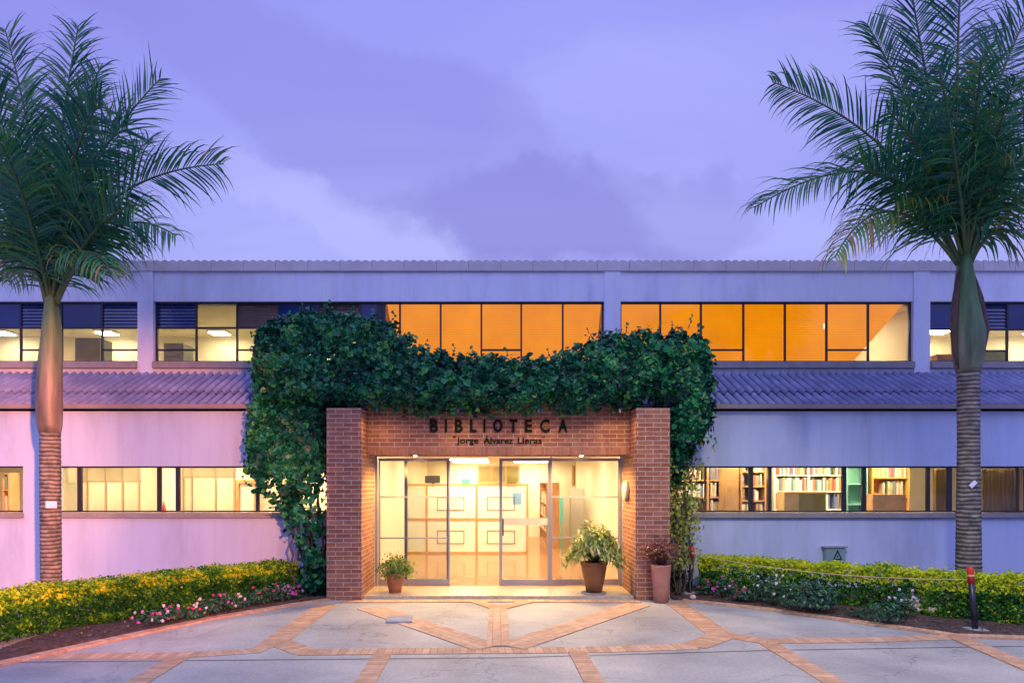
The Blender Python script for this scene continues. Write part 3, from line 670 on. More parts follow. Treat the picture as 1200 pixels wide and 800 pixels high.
# ------------------------------------------------------------------ brick portal
YC = 11.02
por = empty('brick_portal', (0, YC, 0), 'red brick entrance portal of two piers and a lintel with black lettering', 'portal')
for x0, x1 in ((-2.775, -2.212), (2.222, 2.772)):
    mb = MB(); mb.box(x0, x1, YC, YW-0.002, 0, 3.10); mb.build('brick_pier', M['brick'], por, bevel=0.004)
YLn = 11.52
mb = MB(); mb.box(-2.208, 2.218, YLn, YW-0.004, PZ(523.5, YLn), 3.22); mb.build('brick_lintel', M['brick'], por)
mb = MB()
z0_, z1_ = PZ(532.5, YLn), PZ(523.5, YLn)-0.001
mb.face([(-2.208, YLn-0.004, z0_), (2.218, YLn-0.004, z0_), (2.218, YLn-0.004, z1_), (-2.208, YLn-0.004, z1_)], [(0,.01),(4.43,.01),(4.43,.2),(0,.2)])
mb.face([(-2.208, YW-.004, z0_), (2.218, YW-.004, z0_), (2.218, YLn-.004, z0_), (-2.208, YLn-.004, z0_)], [(0,.01),(4.43,.01),(4.43,.49),(0,.49)])
mb.face([(-2.208, YLn-0.004, z1_), (2.218, YLn-0.004, z1_), (2.218, YW-0.004, z1_), (-2.208, YW-0.004, z1_)])
mb.build('soldier_course', M['soldier'], por)
def text_mesh(body, name, mat, parent, x0, x1, z0, z1, y, off=0.0, ext=0.012):
    c = bpy.data.curves.new(name, 'FONT'); c.body = body; c.size = 1; c.extrude = 0.02; c.offset = off
    to = bpy.data.objects.new(name, c); COL.objects.link(to)
    dg = bpy.context.evaluated_depsgraph_get(); dg.update()
    me = bpy.data.meshes.new_from_object(to.evaluated_get(dg)); bpy.data.objects.remove(to)
    co = np.array([v.co[:] for v in me.vertices]); mn, mx_ = co.min(0), co.max(0)
    cx = (co[:,0]-mn[0])/(mx_[0]-mn[0])*(x1-x0)+x0
    cz = (co[:,1]-mn[1])/(mx_[1]-mn[1])*(z1-z0)+z0
    cy = y-ext*((co[:,2]-mn[2])/(mx_[2]-mn[2]))
    L = parent_world(parent)
    for v, a, b_, c_ in zip(me.vertices, cx, cy, cz): v.co = (a-L.x, b_-L.y, c_-L.z)
    me.materials.clear(); me.materials.append(mat)
    for p in me.polygons: p.material_index = 0
    o = bpy.data.objects.new(name, me); COL.objects.link(o); o.parent = parent
    return o
YT = YLn-0.001
k = lambda px: PX(480+px/5.714, YLn)
for ch, a, b in (('B',138,190),('I',238,251),('B',304,356),('L',404,448),('I',494,507),('O',560,622),('T',668,722),('E',772,820),('C',873,937),('A',995,1056)):
    text_mesh(ch, 'letter', M['letter'], por, k(a), k(b), PZ(506.3, YLn), PZ(491.2, YLn), YT, 0.03, 0.03)
for w_, nm, a, b, yl_, yt_ in (("Jorge", 'small_lettering', 315, 460, 521.4, 512.3), ("Álvarez", 'small_lettering', 494, 692, 519.6, 510.6), ("Lleras", 'small_lettering', 724, 884, 519.6, 512.3), ('"', 'quote_mark', 293, 308, 513.0, 510.4), ('"', 'quote_mark', 888, 904, 513.0, 510.4)):
    text_mesh(w_, nm, M['letter'], por, k(a), k(b), PZ(yl_, YLn), PZ(yt_, YLn), YT, 0.012, 0.012)

# added soffit downlights behind the lintel, put in to warm the inner brick faces
SG = 'added soffit lamps under the lintel'
for xs_ in (-1.45, 1.45):
    so_ = empty('added_soffit_lamp', (xs_, 11.9, 2.37), 'small round added lamp in the brick soffit above the entrance doors', 'added lamp', SG)
    a = MB(); a.lathe([(.055,0),(.06,.0),(.06,.012)], (xs_, 11.9, 2.362), 16); a.build('housing', M['alu'], so_)
    a = MB(); a.lathe([(.028,0),(.028,.004)], (xs_, 11.9, 2.357), 16); a.build('lens', M['lampw'], so_)
    ld = bpy.data.lights.new('added_soffit_lamp_light', 'SPOT'); ld.energy = 330; ld.color = (1.0, 0.56, 0.16); ld.spot_size = R(165); ld.spot_blend = 0.6; ld.shadow_soft_size = 0.05
    lo = bpy.data.objects.new('added_soffit_lamp_light', ld); COL.objects.link(lo); lo.parent = so_; lo.location = (0, 0, -.03)

# four lamps added under the ivy fringe to light lintel and inner pier faces
for xs_ in (-1.95, -0.65, 0.65, 1.95):
    so_ = empty('added_lintel_lamp', (xs_, 10.98, 3.05), 'small shaded lamp added under the ivy fringe to light the brick lintel', 'sign lamp', 'added lamps under the ivy fringe')
    a = MB(); a.lathe([(.05,0),(.05,.0),(.03,.06),(.012,.08)], (xs_, 10.98, 3.02), 14); a.build('shade', M['blackp'], so_)
    a = MB(); a.tube([(xs_, 10.98, 3.09), (xs_, 11.2, 3.17), (xs_, 11.515, 3.17)], .008, 6); a.build('bracket', M['blackp'], so_)
    ld = bpy.data.lights.new('added_lintel_lamp_light', 'SPOT'); ld.energy = 26; ld.color = (1.0, 0.52, 0.13); ld.spot_size = R(172); ld.spot_blend = 1.0; ld.shadow_soft_size = 0.06
    lo = bpy.data.objects.new('added_lintel_lamp_light', ld); COL.objects.link(lo); lo.parent = so_; lo.location = (0, 0, -.05); lo.rotation_euler = (R(12), 0, R(0))

# wall device on the inside of the right pier
dev = MB(); dev.lathe([(0.02,0),(0.15,0.0),(0.175,0.02),(0.175,0.05),(0.15,0.075),(0.03,0.085)], (0,0,0), 28)
o = dev.build('wall_alarm', M['ivory'], None, smooth=True); o.rotation_euler = (0, R(-90), 0); o.location = (2.221, 11.72, 1.75)
tag(o, 'round ivory alarm box fixed inside the right brick pier', 'alarm box')

# ------------------------------------------------------------------ interior things
def ceiling_light(x, y, z, w, d, label, grp):
    o = empty('ceiling_light', (x, y, z), label, 'ceiling light', grp)
    a = MB(); a.box(x-w/2, x+w/2, y-d/2, y+d/2, z-0.045, z-0.002); a.build('housing', M['white'], o)
    b = MB(); b.box(x-w/2+.02, x+w/2-.02, y-d/2+.02, y+d/2-.02, z-0.058, z-0.0455); b.build('diffuser', M['lampw'], o)
HG = 'ceiling lights in the entrance hall'
for x, y in ((-1.0, 14.3), (1.3, 14.3), (-1.1, 17.0), (1.3, 17.0), (-0.9, 19.9), (1.1, 19.9), (-0.9, 22.3), (1.1, 22.3)):
    ceiling_light(x, y, 2.62, 1.2, 0.35, 'rectangular lit ceiling light inside the glass entrance hall', HG)
for i in range(5): ceiling_light(-9.6+i*1.55, 13.7, 2.64, 0.9, 0.35, 'lit ceiling light behind the lower window left of the portal', 'ceiling lights of the lower left rooms')
for i in range(5): ceiling_light(3.9+i*1.2, 13.0, 2.64, 0.9, 0.25, 'lit ceiling light behind the lower window right of the portal', 'ceiling lights of the lower right room')
for i in range(3): ceiling_light(-9.2+i*2.6, 15.6, 2.64, 0.9, 0.35, 'lit ceiling light deep in the lower room left of the portal', 'ceiling lights at the back of the lower left rooms')
for x in (-11.9, -9.4, -6.7, -4.0): ceiling_light(x, 16.4, 5.52, 0.42, 0.4, 'lit ceiling light behind the upper window at the left', 'ceiling lights of the upper left rooms')
ceiling_light(7.6, 15.6, 5.52, 0.5, 0.5, 'small lit ceiling light in the last orange upper window', None)
for x in (10.4, 12.9): ceiling_light(x, 16.2, 5.52, 0.6, 0.5, 'lit ceiling light behind the upper window behind the right palm', 'ceiling lights of the upper right room')

# reception screen of panels with drawn rectangles, Y=17.8
YS = 17.8
sx = lambda px: PX(px, YS); szz = lambda py: PZ(py, YS)
rs = empty('reception_screen', (0, YS, 0.046), 'long white panelled reception screen with wooden edging inside the entrance hall', 'reception screen')
cols = [474, 500, 558.5, 618]; rows = [(0.046, 648), (648, 608), (608, 568)]
for ci in range(3):
    for rlo, rhi in ((646, 609), (607, 570)):
        x0, x1 = sx(cols[ci])+.03, sx(cols[ci+1])-.03; z0, z1 = szz(rlo), szz(rhi)
        p = MB(); p.box(x0, x1, YS, YS+0.04, z0, z1); pp = p.build('panel', M['panelwhite'] if ci == 0 else M['white'], rs)
        if ci:
            q = MB(); ins = 0.24; a, b_, c_, d_ = x0+ins, x1-ins-.05, z0+0.2, z1-0.27
            for xa, xb, za, zb2 in ((a, b_, c_, c_+.02), (a, b_, d_-.02, d_), (a, a+.02, c_+.02, d_-.02), (b_-.02, b_, c_+.02, d_-.02)): q.box(xa, xb, YS-0.012, YS-.001, za, zb2)
            q.build('moulding', M['olive'], pp)
e_ = MB()
for c in cols: e_.box(sx(c)-.03, sx(c)+.03, YS-.015, YS+.05, 0.046, szz(568)-.03)
for rr in (568, 608, 648): e_.box(sx(474)-.03, sx(618)+.03, YS-.018, YS+.052, szz(rr)-.03, szz(rr)+.03)
e_.build('edging', M['wood'], rs)
q = MB(); q.box(sx(474), sx(618), YS+0.01, YS+0.04, 0.046, szz(650)); q.build('kick_board', M['wood'], rs)
# monitor on the screen's counter
mo = empty('monitor', (sx(505), YS+0.4, 1.75), 'small dark monitor above the reception screen', 'monitor')
q = MB(); q.box(sx(496)-.0, sx(514), YS+0.4, YS+0.44, 1.88, 2.08); q.build('display', M['louvre'], mo, bevel=.005); q = MB(); q.box(sx(504), sx(507), YS+0.44, YS+0.46, 1.6, 1.95); q.box(sx(500), sx(511), YS+.38, YS+.5, 1.58, 1.6); q.build('stand', M['frame'], mo)
ctr = MB(); ctr.box(sx(474), sx(616), YS+0.07, YS+0.75, 1.54, 1.58); ctr.box(sx(474), sx(476), YS+.1, YS+.7, .046, 1.54); ctr.box(sx(614), sx(616), YS+.1, YS+.7, .046, 1.54)
tag(ctr.build('counter', M['white']), 'white worktop standing right behind the reception screen', 'counter')
# notice board, back wall
def framed(name, x0, x1, z0, z1, y, fm, bm, label, cat, fw=0.04, split=0):
    o = empty(name, ((x0+x1)/2, y, z0), label, cat)
    a = MB(); a.box(x0, x1, y-.03, y-.002, z0, z0+fw); a.box(x0, x1, y-.03, y-.002, z1-fw, z1); a.box(x0, x0+fw, y-.029, y-.002, z0+fw, z1-fw); a.box(x1-fw, x1, y-.029, y-.002, z0+fw, z1-fw)
    for i in range(1, split): xm = x0+(x1-x0)*i/split; a.box(xm-.02, xm+.02, y-.028, y-.002, z0+fw, z1-fw)
    a.build('frame', fm, o)
    b = MB(); b.box(x0+fw, x1-fw, y-.015, y-.002, z0+fw, z1-fw); b.build('board', bm, o); return o
YBk = 23.2
framed('notice_board', PX(560,YBk), PX(609,YBk), PZ(566,YBk), PZ(545,YBk), YBk, M['wood'], M['olive'], 'brown framed notice board on the far wall of the hall', 'notice board', 0.05, 3)
framed('wall_picture', PX(679,21), PX(698,21), PZ(570,21), PZ(543,21), YBk, M['wood'], M['olive'], 'small framed picture at the right of the far hall wall', 'picture', 0.06)
lb = MB(); lb.box(PX(668,21), PX(699,21), 20.9, 21.1, 0.046, PZ(572,21)); lb.build  # cupboard
tag(lb.build('cupboard', M['white'], bevel=.01), 'plain white cupboard behind the variegated potted plant', 'cupboard')
tt = MB(); tt.box(PX(656,18.5), PX(660,18.5), 18.4, 18.6, PZ(612,18.5), PZ(583,18.5)); tt.box(PX(657,18.5), PX(659,18.5), 18.45, 18.55, .046, PZ(612,18.5)); tag(tt.build('floor_sign', M['teal'], bevel=.004), 'slim teal sign standing beside the wooden bookcase end', 'sign')
vb = empty('vertical_blind', (sx(488), 23.0, 1.9), 'pale green striped vertical blind on the far wall left of the monitor', 'blind')
for i in range(6):
    mb = MB(); x0_ = PX(478+i*3.4, 23); mb.box(x0_, x0_+.062, 23.0, 23.02, 1.2, PZ(538, 23)); mb.build('slat', plain('pale_green_slat', (.45,.55,.38), .7) if i % 2 else M['white'], vb)
for px_, w_, h_, m_, nm, lb_, ct in ((522, .34, .22, M['white'], 'paper_stack', 'stack of white papers on the worktop left of the notice board', 'papers'), (545, .22, .3, M['teal'], 'file_box', 'teal file box on the worktop below the notice board', 'file box'), (568, .5, .12, M['white'], 'paper_tray', 'flat white tray on the worktop below the notice board', 'tray'), (600, .26, .34, M['olive'], 'file_box', 'olive file box at the right end of the reception worktop', 'file box')):
    mb = MB(); x0_ = sx(px_); mb.box(x0_-w_/2, x0_+w_/2, YS+.25, YS+.5, 1.58, 1.70+h_); tag(mb.build(nm, m_, bevel=.008), lb_, ct)
for px_, py_, c_, lb_ in ((532, 590, (.75,.7,.5), 'cream notice taped to the reception screen near its middle'), (606, 584, (.2,.35,.6), 'small blue notice on the right part of the reception screen')):
    mb = MB(); x0_ = sx(px_); z0_ = szz(py_); mb.box(x0_-.11, x0_+.11, YS-.012, YS-.002, z0_-.15, z0_+.15); tag(mb.build('notice', plain('notice_paper', c_, .7)), lb_, 'notice')
# bookcases with books
bookcols = [plain('book_cloth', c, 0.6) for c in ((0.55,0.42,0.25),(0.62,0.55,0.40),(0.40,0.08,0.05),(0.10,0.22,0.20),(0.68,0.62,0.50),(0.30,0.20,0.10),(0.15,0.18,0.30),(0.60,0.28,0.08),(0.35,0.40,0.25),(0.72,0.70,0.62))]
NB = [0]
book_me = {}
def book(x, y, z, w, h, d, mt, label, grp):
    key = (round(w,3), mt.name)
    if key not in book_me:
        mb = MB(); mb.box(-w/2, w/2, 0, d, 0, 1); o = mb.build('book', mt); book_me[key] = o.data; 
    else: o = bpy.data.objects.new('book', book_me[key]); COL.objects.link(o)
    o.location = (x, y, z); o.scale = (1, 1, h); tag(o, label, 'book', grp); NB[0] += 1
def bookcase(x0, x1, y, zs_, z1, label, fill, mat, blabel, bgrp, dvs=(), seed=0, d=0.3, gaps=()):
    rr = random.Random(seed); o = empty('bookcase', ((x0+x1)/2, y, 0.046), label, 'bookcase')
    a = MB(); a.box(x0, x0+.03, y, y+d, 0.046, z1); a.box(x1-.03, x1, y, y+d, 0.046, z1); a.box(x0+.03, x1-.03, y+d-.02, y+d, 0.046, z1); a.box(x0+.03, x1-.03, y, y+d-.02, z1-.03, z1)
    for dv in dvs: a.box(dv-.02, dv+.02, y+.002, y+d-.02, .046, z1-.03)
    a.build('carcass', mat, o)
    for z in zs_: s = MB(); s.box(x0+.031, x1-.031, y+.004, y+d-.021, z-.026, z); s.build('shelf', mat, o)
    if not fill: return
    hs = list(zs_)+[z1-.03]
    for z, zn in zip(hs, hs[1:]):
        if z < 1.0: continue
        x = x0+.04
        while x < x1-.08:
            w = rr.choice((0.022, 0.03, 0.038, 0.048)); 
            if any(abs(x+w/2-dv) < .04+w/2 for dv in dvs): x += .03; continue
            if any(a_ <= x <= b_ and abs(z-gz) < .05 for a_, b_, gz in gaps): x += .05; continue
            if rr.random() < 0.07: x += rr.uniform(.04, .12); continue
            h = min((zn-z-.03)*rr.uniform(.72, .95), .31)
            book(x+w/2, y+.03, z, w, h, .18, rr.choice(bookcols), blabel, bgrp); x += w+.003
YBk2 = 13.55
bx = lambda px: PX(px, YBk2); bz = lambda py: PZ(py, YBk2)
bookcase(bx(794), bx(848), YBk2, [.35,.7,1.0,bz(603),bz(582),bz(562)], 2.35, 'open wooden bookcase nearest the portal behind the lower right window', True, M['wood'], 'upright book in the bookcase nearest the portal at the right', 'books in the bookcase nearest the portal', (bx(830),), 3)
bookcase(bx(868), bx(898), YBk2, [.35,.7,1.0,bz(603),bz(586),bz(569),bz(552)], 2.35, 'narrow bookcase beside the dark window post right of the portal', True, M['wood'], 'upright book in the narrow bookcase right of the portal', 'books in the narrow bookcase', (), 5)
bookcase(bx(907), bx(989), YBk2, [.35,.7,1.0,bz(596),bz(575),bz(556)], 2.35, 'wide white bookcase in the middle of the lower right window', True, M['white'], 'upright pale book in the wide white bookcase', 'books in the wide white bookcase', (bx(948),), 8, .3, [(bx(915),bx(968),bz(596))])
bookcase(bx(992), bx(1017), YBk2, [.35,.7,1.0,bz(590),bz(566)], 2.35, 'narrow teal backed bookcase between two dark window posts', False, plain('teal_shelf', (0.22,0.46,0.36), .5), '', '')
bookcase(bx(1022), bx(1066), YBk2, [.35,.7,1.0,bz(582),bz(559)], 2.35, 'white bookcase with orange back in front of the bright wall', True, plain('orange_shelf', (0.72, 0.32, 0.06), .5), 'upright book in the orange backed bookcase', 'books in the orange backed bookcase', (), 12)
def crate(px0, px1, py0, y, mat, label, cat, name, mat2=None, split=None):
    x0, x1 = PX(px0, y), PX(px1, y); o = empty(name, ((x0+x1)/2, y, .046), label, cat)
    mb = MB(); mb.box(x0, x1, y, y+.35, .046, PZ(py0, y)); mb.build('body', mat, o, bevel=.01)
    if split: mb = MB(); mb.box(PX(split,y), x1-.01, y-.015, y-.001, .3, PZ(py0,y)-.03); mb.build('door_panel', mat2, o)
    return o
crate(919, 968, 576, 12.95, plain('tan_board', (0.55, 0.36, 0.15), .6), 'tan cabinet with a dark olive front below the wide white bookcase', 'cabinet', 'cabinet', M['olive'], 936)
crate(1023, 1062, 579, 12.95, M['wood'], 'light wooden cabinet in front of the orange backed bookcase', 'cabinet', 'cabinet')
crate(849, 866, 548, 13.2, M['wood'], 'tall plain wooden cupboard between the two bookcases by the portal', 'cupboard', 'cupboard')
for a, b, l in ((1094, 1115, 'narrow amber curtain left of the right palm trunk'), (1147, 1194, 'wide dark amber curtain right of the right palm trunk'), (1199, 1325, 'amber curtain at the far right edge of the lower window')):
    mb = MB(); x0, x1 = PX(a, 12.75), PX(b, 12.75); n = 40
    for i in range(n):
        xa, xb = x0+(x1-x0)*i/n, x0+(x1-x0)*(i+1)/n; ya, yb = 12.75+.02*math.sin(i*1.7), 12.75+.02*math.sin((i+1)*1.7)
        mb.face([(xa, ya, .3), (xb, yb, .3), (xb, yb, 2.15), (xa, ya, 2.15)]); mb.face([(xb, yb+.006, .3), (xa, ya+.006, .3), (xa, ya+.006, 2.15), (xb, yb+.006, 2.15)])
    tag(mb.build('curtain', M['amber'], None, smooth=True), l, 'curtain')
# left lower rooms
def partition(px0, px1, Y, mulls, zbeam, label):
    o = empty('glazed_partition', ((PX(px0,Y)+PX(px1,Y))/2, Y, .046), label, 'partition')
    a = MB(); x0, x1 = PX(px0, Y), PX(px1, Y); a.box(x0, x1, Y, Y+.06, zbeam, zbeam+.04); a.box(x0, x1, Y, Y+.06, .9, .95)
    for mpx in mulls: xm = PX(mpx, Y); a.box(xm-.014, xm+.014, Y-.001, Y+.061, .05, 2.63)
    a.build('frame', plain('tan_frame', (.42,.30,.18), .5), o)
    b = MB(); b.box(x0, x1, Y+.02, Y+.04, zbeam+.041, 2.63); b.build('upper_panel', plain('tan_panel', (.50,.40,.24), .6), o)
    b = MB(); b.box(x0, x1, Y+.02, Y+.04, .06, .9); b.build('lower_panel', M['white'], o)
    b = MB(); b.box(x0, x1, Y+.028, Y+.032, .951, zbeam-.001); b.build('pane', M['glass'], o)
partition(76, 164, 14.9, [93,101,123,143,162], PZ(565,14.9), 'glazed office partition behind the lower window right of the left palm')
partition(212, 276, 14.9, [214,224,252,274], PZ(560,14.9), 'glazed office partition behind the lower window beside the ivy')
cb = MB(); cb.box(PX(80,14.2), PX(89,14.2), 14.2, 14.5, PZ(566,14.2), 2.6); tag(cb.build('wall_cupboard', plain('taupe', (0.35,0.27,0.17), .6), bevel=.006), 'taupe wall cupboard right of the left palm trunk', 'wall cupboard')
framed('wall_poster', PX(186,14.6), PX(205,14.6), PZ(604,14.6), PZ(549,14.6), 14.62, M['white'], plain('poster_paper', (0.62,0.55,0.45), .7), 'pale poster between two dark posts of the lower left window', 'poster', .03)
rp = MB(); rp.lathe([(0.06,0),(0.05,.05),(0.02,.16),(0.004,.24)], (PX(192,13.2), 13.2, 1.30), 10); rp.box(PX(188,13.2), PX(204,13.2), 13.1, 13.35, 1.27, 1.30); rp.build
tag(rp.build('red_cone', M['redp'], smooth=False), 'small red cone on a ledge behind the lower left window', 'cone')
dw = empty('inner_door', (PX(288,16.3), 16.3, .046), 'bright white inner door with wooden frame beside the ivy', 'door')
a = MB(); x0, x1 = PX(276,16.3), PX(303,16.3); a.box(x0, x0+.09, 16.25, 16.39, .046, PZ(562,16.3)); a.box(x1-.09, x1, 16.25, 16.39, .046, PZ(562,16.3)); a.box(x0+.09, x1-.09, 16.25, 16.39, PZ(566,16.3), PZ(562,16.3)); a.build('frame', M['wood'], dw)
a = MB(); a.box(x0+.09, x1-.09, 16.33, 16.38, .05, PZ(566,16.3)); a.build('door_leaf', M['white'], dw)
bookcase(PX(2,14.3), PX(11,14.3), 14.3, [.35,.7,1.0,1.3,1.75], 2.1, 'narrow bookcase in the lower window at the left edge', True, M['wood'], 'upright book in the bookcase at the left edge', 'books in the left edge bookcase', (), 21)
# upper left cabinets
crate(88, 117, 394, 15.4, plain('grey_cab', (0.30,0.33,0.30), .5), 'grey steel cabinet in the upper window right of the left palm', 'cabinet', 'steel_cabinet').location.z += 0
def cab_up(px0, px1, py0, y, mat, label):
    x0, x1 = PX(px0, y), PX(px1, y); mb = MB(); mb.box(x0, x1, y, y+.5, 3.8, PZ(py0, y)); 
    for i in range(1, 3): xm = x0+(x1-x0)*i/3; mb.box(xm-.006, xm+.006, y-.006, y-.001, 3.9, PZ(py0,y)-.05)
    tag(mb.build('steel_cabinet', mat, bevel=0), label, 'cabinet')
for o in list(bpy.data.objects):
    if o.name.startswith('steel_cabinet'):
        for c in o.children: bpy.data.objects.remove(c)
        bpy.data.objects.remove(o)
gc = plain('grey_cabinet', (0.26,0.30,0.27), .5)
cab_up(88, 117, 396, 15.4, gc, 'grey steel cabinet in the upper window right of the left palm')
cab_up(192, 215, 402, 15.0, gc, 'grey steel cabinet behind the first pane right of the left pilaster')
cab_up(1140, 1180, 411, 15.2, plain('sage', (0.38,0.45,0.22), .6), 'sage green cabinet in the upper window right of the right palm')
cab_up(1098, 1120, 415, 15.2, M['wood'], 'low wooden cabinet in the upper window left of the right palm')
wd_ = MB(); wd_.box(PX(1036,16.8), PX(1056,16.8), 16.75, 16.98, 3.82, PZ(393,16.8)); tag(wd_.build('white_panel', M['white'], bevel=.01), 'white panel standing for a lit doorway in the last orange upper window', 'cupboard')  # white box added for the bright doorway shape
# hall bookcase seen end-on
be = empty('bookcase', (1.55, 19.5, .046), 'tall wooden bookcase seen end on at the back of the hall', 'bookcase')
x_ = PX(640,19.5); zt_b = PZ(565,19.5)
a = MB(); a.box(x_, x_+.38, 19.5, 19.54, .046, zt_b); a.build('side_panel', M['wood'], be)
a = MB(); a.box(x_+.36, x_+.38, 19.54, 22.6, .046, zt_b); a.box(x_, x_+.36, 22.57, 22.6, .046, zt_b)
for z in (.10,.5,.9,1.3,zt_b): a.box(x_, x_+.36, 19.54, 22.57, z-.03, z)
a.build('shelf_unit', M['wood'], be)
for z in (.5,.9,1.3):
    y = 19.6
    while y < 22.4:
        w = random.choice((.035,.05,.065))
        mb = MB(); mb.box(x_+.03, x_+.25, y, y+w, z, z+random.uniform(.24,.32)); y += w+.012+(.15 if random.random() < .1 else 0)
        tag(mb.build('book', random.choice(bookcols)), 'upright book in the end on bookcase at the back of the hall', 'book', 'books in the hall bookcase')

# ------------------------------------------------------------------ vegetation helpers
LEAFS = {
 'heart': ([(0,0),(-.42,.12),(-.40,.55),(0,1),(.40,.55),(.42,.12)], [(0,1,2,3),(0,3,4,5)], [0,.10,.08,0,.08,.10]),
 'oval': ([(0,0),(-.28,.45),(0,1),(.28,.45)], [(0,1,2),(0,2,3)], [0,.08,0,.08]),
 'lance': ([(0,0),(-.13,.35),(0,1),(.13,.35)], [(0,1,2),(0,2,3)], [0,.04,-.08,.04]),
}
def stalk(parent, pts, rad, n=5): return MB().tube(pts, rad, n).build('stem', M['stem'], parent, smooth=True)
def leaves(name, pos, nrm, size, tone, mat, parent, shape='heart', jit=0.6, droop=0.5):
    pos = np.asarray(pos, float); nrm = np.asarray(nrm, float); n = len(pos)
    verts, faces, lift = LEAFS[shape]; k_ = len(verts)
    nr = nrm+rng.normal(0, jit, (n,3)); nr /= np.linalg.norm(nr, axis=1)[:,None]+1e-9
    up = rng.normal(0, 1, (n,3)); up[:,2] -= droop*2.0
    d = up-nr*(up*nr).sum(1)[:,None]; d /= np.linalg.norm(d, axis=1)[:,None]+1e-9
    s = np.cross(d, nr); size = np.broadcast_to(np.asarray(size, float), (n,))*rng.uniform(.7, 1.25, n)
    V = np.zeros((n, k_, 3))
    for i, (a, b) in enumerate(verts): V[:,i] = pos+(s*a+d*(b-.5)+nr*lift[i])*size[:,None]
    off = parent_world(parent) if parent else Vector((0,0,0))
    V = V.reshape(-1, 3)-np.array(off)
    base = np.arange(n)*k_; F_ = np.concatenate([np.stack([base+q for q in f], 1) for f in faces])
    me = bpy.data.meshes.new(name)
    nf, fl = F_.shape; me.vertices.add(len(V)); me.vertices.foreach_set('co', V.ravel())
    me.loops.add(nf*fl); me.loops.foreach_set('vertex_index', F_.ravel().astype(np.int32))
    me.polygons.add(nf); me.polygons.foreach_set('loop_start', np.arange(nf, dtype=np.int32)*fl); me.polygons.foreach_set('loop_total', np.full(nf, fl, np.int32))
    me.update(calc_edges=True)
    at = me.attributes.new('tone', 'FLOAT', 'POINT'); at.data.foreach_set('value', np.repeat(np.clip(tone, 0, 1), k_).astype(np.float32))
    me.materials.append(mat)
    o = bpy.data.objects.new(name, me); COL.objects.link(o)
    if parent: o.parent = parent
    return o
def in_poly(x, y, poly):
    c = False; n = len(poly); j = n-1
    for i in range(n):
        xi, yi = poly[i]; xj, yj = poly[j]
        if (yi > y) != (yj > y) and x < (xj-xi)*(y-yi)/(yj-yi)+xi: c = not c
        j = i
    return c
def edge_dist(x, y, poly):
    best = 1e9; n = len(poly); bn = (0, 0)
    for i in range(n):
        x1, y1 = poly[i]; x2, y2 = poly[(i+1) % n]; dx_, dy_ = x2-x1, y2-y1
        tt_ = max(0, min(1, ((x-x1)*dx_+(y-y1)*dy_)/(dx_*dx_+dy_*dy_+1e-9))); qx, qy = x1+dx_*tt_, y1+dy_*tt_
        d = math.hypot(x-qx, y-qy)
        if d < best: best = d; bn = ((qx-x)/(d+1e-6), (qy-y)/(d+1e-6))
    return best, bn

# ------------------------------------------------------------------ climbing ivy over the portal
YI = 11.35
ivy = empty('climbing_ivy', (-3.2, YI, 0), 'dense dark green ivy draped over the top and left side of the brick portal', 'ivy')
top_poly = [(300,480),(296,440),(298,400),(306,384),(328,374),(352,366),(385,364),(415,368),(440,371),(458,378),(478,394),(500,409),(530,416),(570,419),(620,420),(655,417),(672,406),(690,396),(720,391),(760,388),(800,389),(822,395),(832,408),(836,440),(835,475),(833,500),(818,520),(800,538),(787,545),(784,520),(784,478),(760,474),(735,477),(700,484),(640,481),(600,484),(560,482),(520,484),(470,482),(432,478),(400,474),(384,478)]
left_poly = [(300,470),(293,500),(290,525),(293,548),(300,570),(312,585),(328,596),(334,612),(342,628),(352,645),(356,668),(364,695),(384,700),(384,470)]
right_poly = [(784,478),(830,478),(833,500),(818,520),(806,540),(800,560),(790,580),(785,585)]
def W2(poly): return [(PX(a, YI), PZ(b, YI)) for a, b in poly]
ip, inn, it = [], [], []
def fill(poly, n, dens=None, tmax=0.52, cy=YI+0.12, core=0.3, twigs=True):
    poly = W2(poly); xs = [p[0] for p in poly]; zs2 = [p[1] for p in poly]; c = 0; tries = 0
    while c < n and tries < n*8:
        tries += 1
        x, z = random.uniform(min(xs), max(xs)), random.uniform(min(zs2), max(zs2))
        if not in_poly(x, z, poly): continue
        if dens and random.random() > dens(x, z): continue
        d, bn = edge_dist(x, z, poly)
        if d < .10 and noise.noise(Vector((x*7, z*7, 5.1))) > .05+d*2: continue
        nz = noise.noise(Vector((x*2.1, z*2.1, 3.3)))
        nz2 = noise.noise(Vector((x*5.5, z*5.5, 9.3)))
        tk = tmax*math.sqrt(max(0.04, 1-(1-min(d/0.38, 1))**2))*(1+0.30*nz+.22*nz2)
        r = random.random()
        if r < core: y = cy+random.uniform(-tk, min(tk, .6)); nrm = (random.gauss(0,1), random.gauss(0,1), random.gauss(0,1))
        else:
            y = cy-tk+abs(random.gauss(0, .05)); e = max(0, 1-d/0.38)
            nrm = (bn[0]*e*1.1, -1+.6*e, bn[1]*e*1.1+.25)
        # ragged rim: push some leaves beyond the outline
        if d < .08 and random.random() < .35: k__ = random.uniform(0, .09); x += bn[0]*k__; z += bn[1]*k__
        ip.append((x, y, z)); inn.append(nrm); it.append(0.42+0.35*nz+.25*nz2+random.gauss(0, .27)+(.1 if z > PZ(430, YI) else 0)); c += 1
fill(top_poly, 20000)
zl = PZ(560, YI)
def dl(x, z):
    b = 1.0 if z > zl else max(0.40, 1-(zl-z)*0.9)
    g_ = noise.noise(Vector((x*6, z*4, 1.7)))
    if z < zl+.15 and g_ > .12: b *= .12
    return b
fill(left_poly, 6600, dl)
fill(right_poly, 900, None, .35)
ob = leaves('foliage', ip, inn, 0.086*rng.choice([.65,.85,1,1.25], len(ip)), np.array(it), M['ivy'], ivy, 'heart', 0.65)
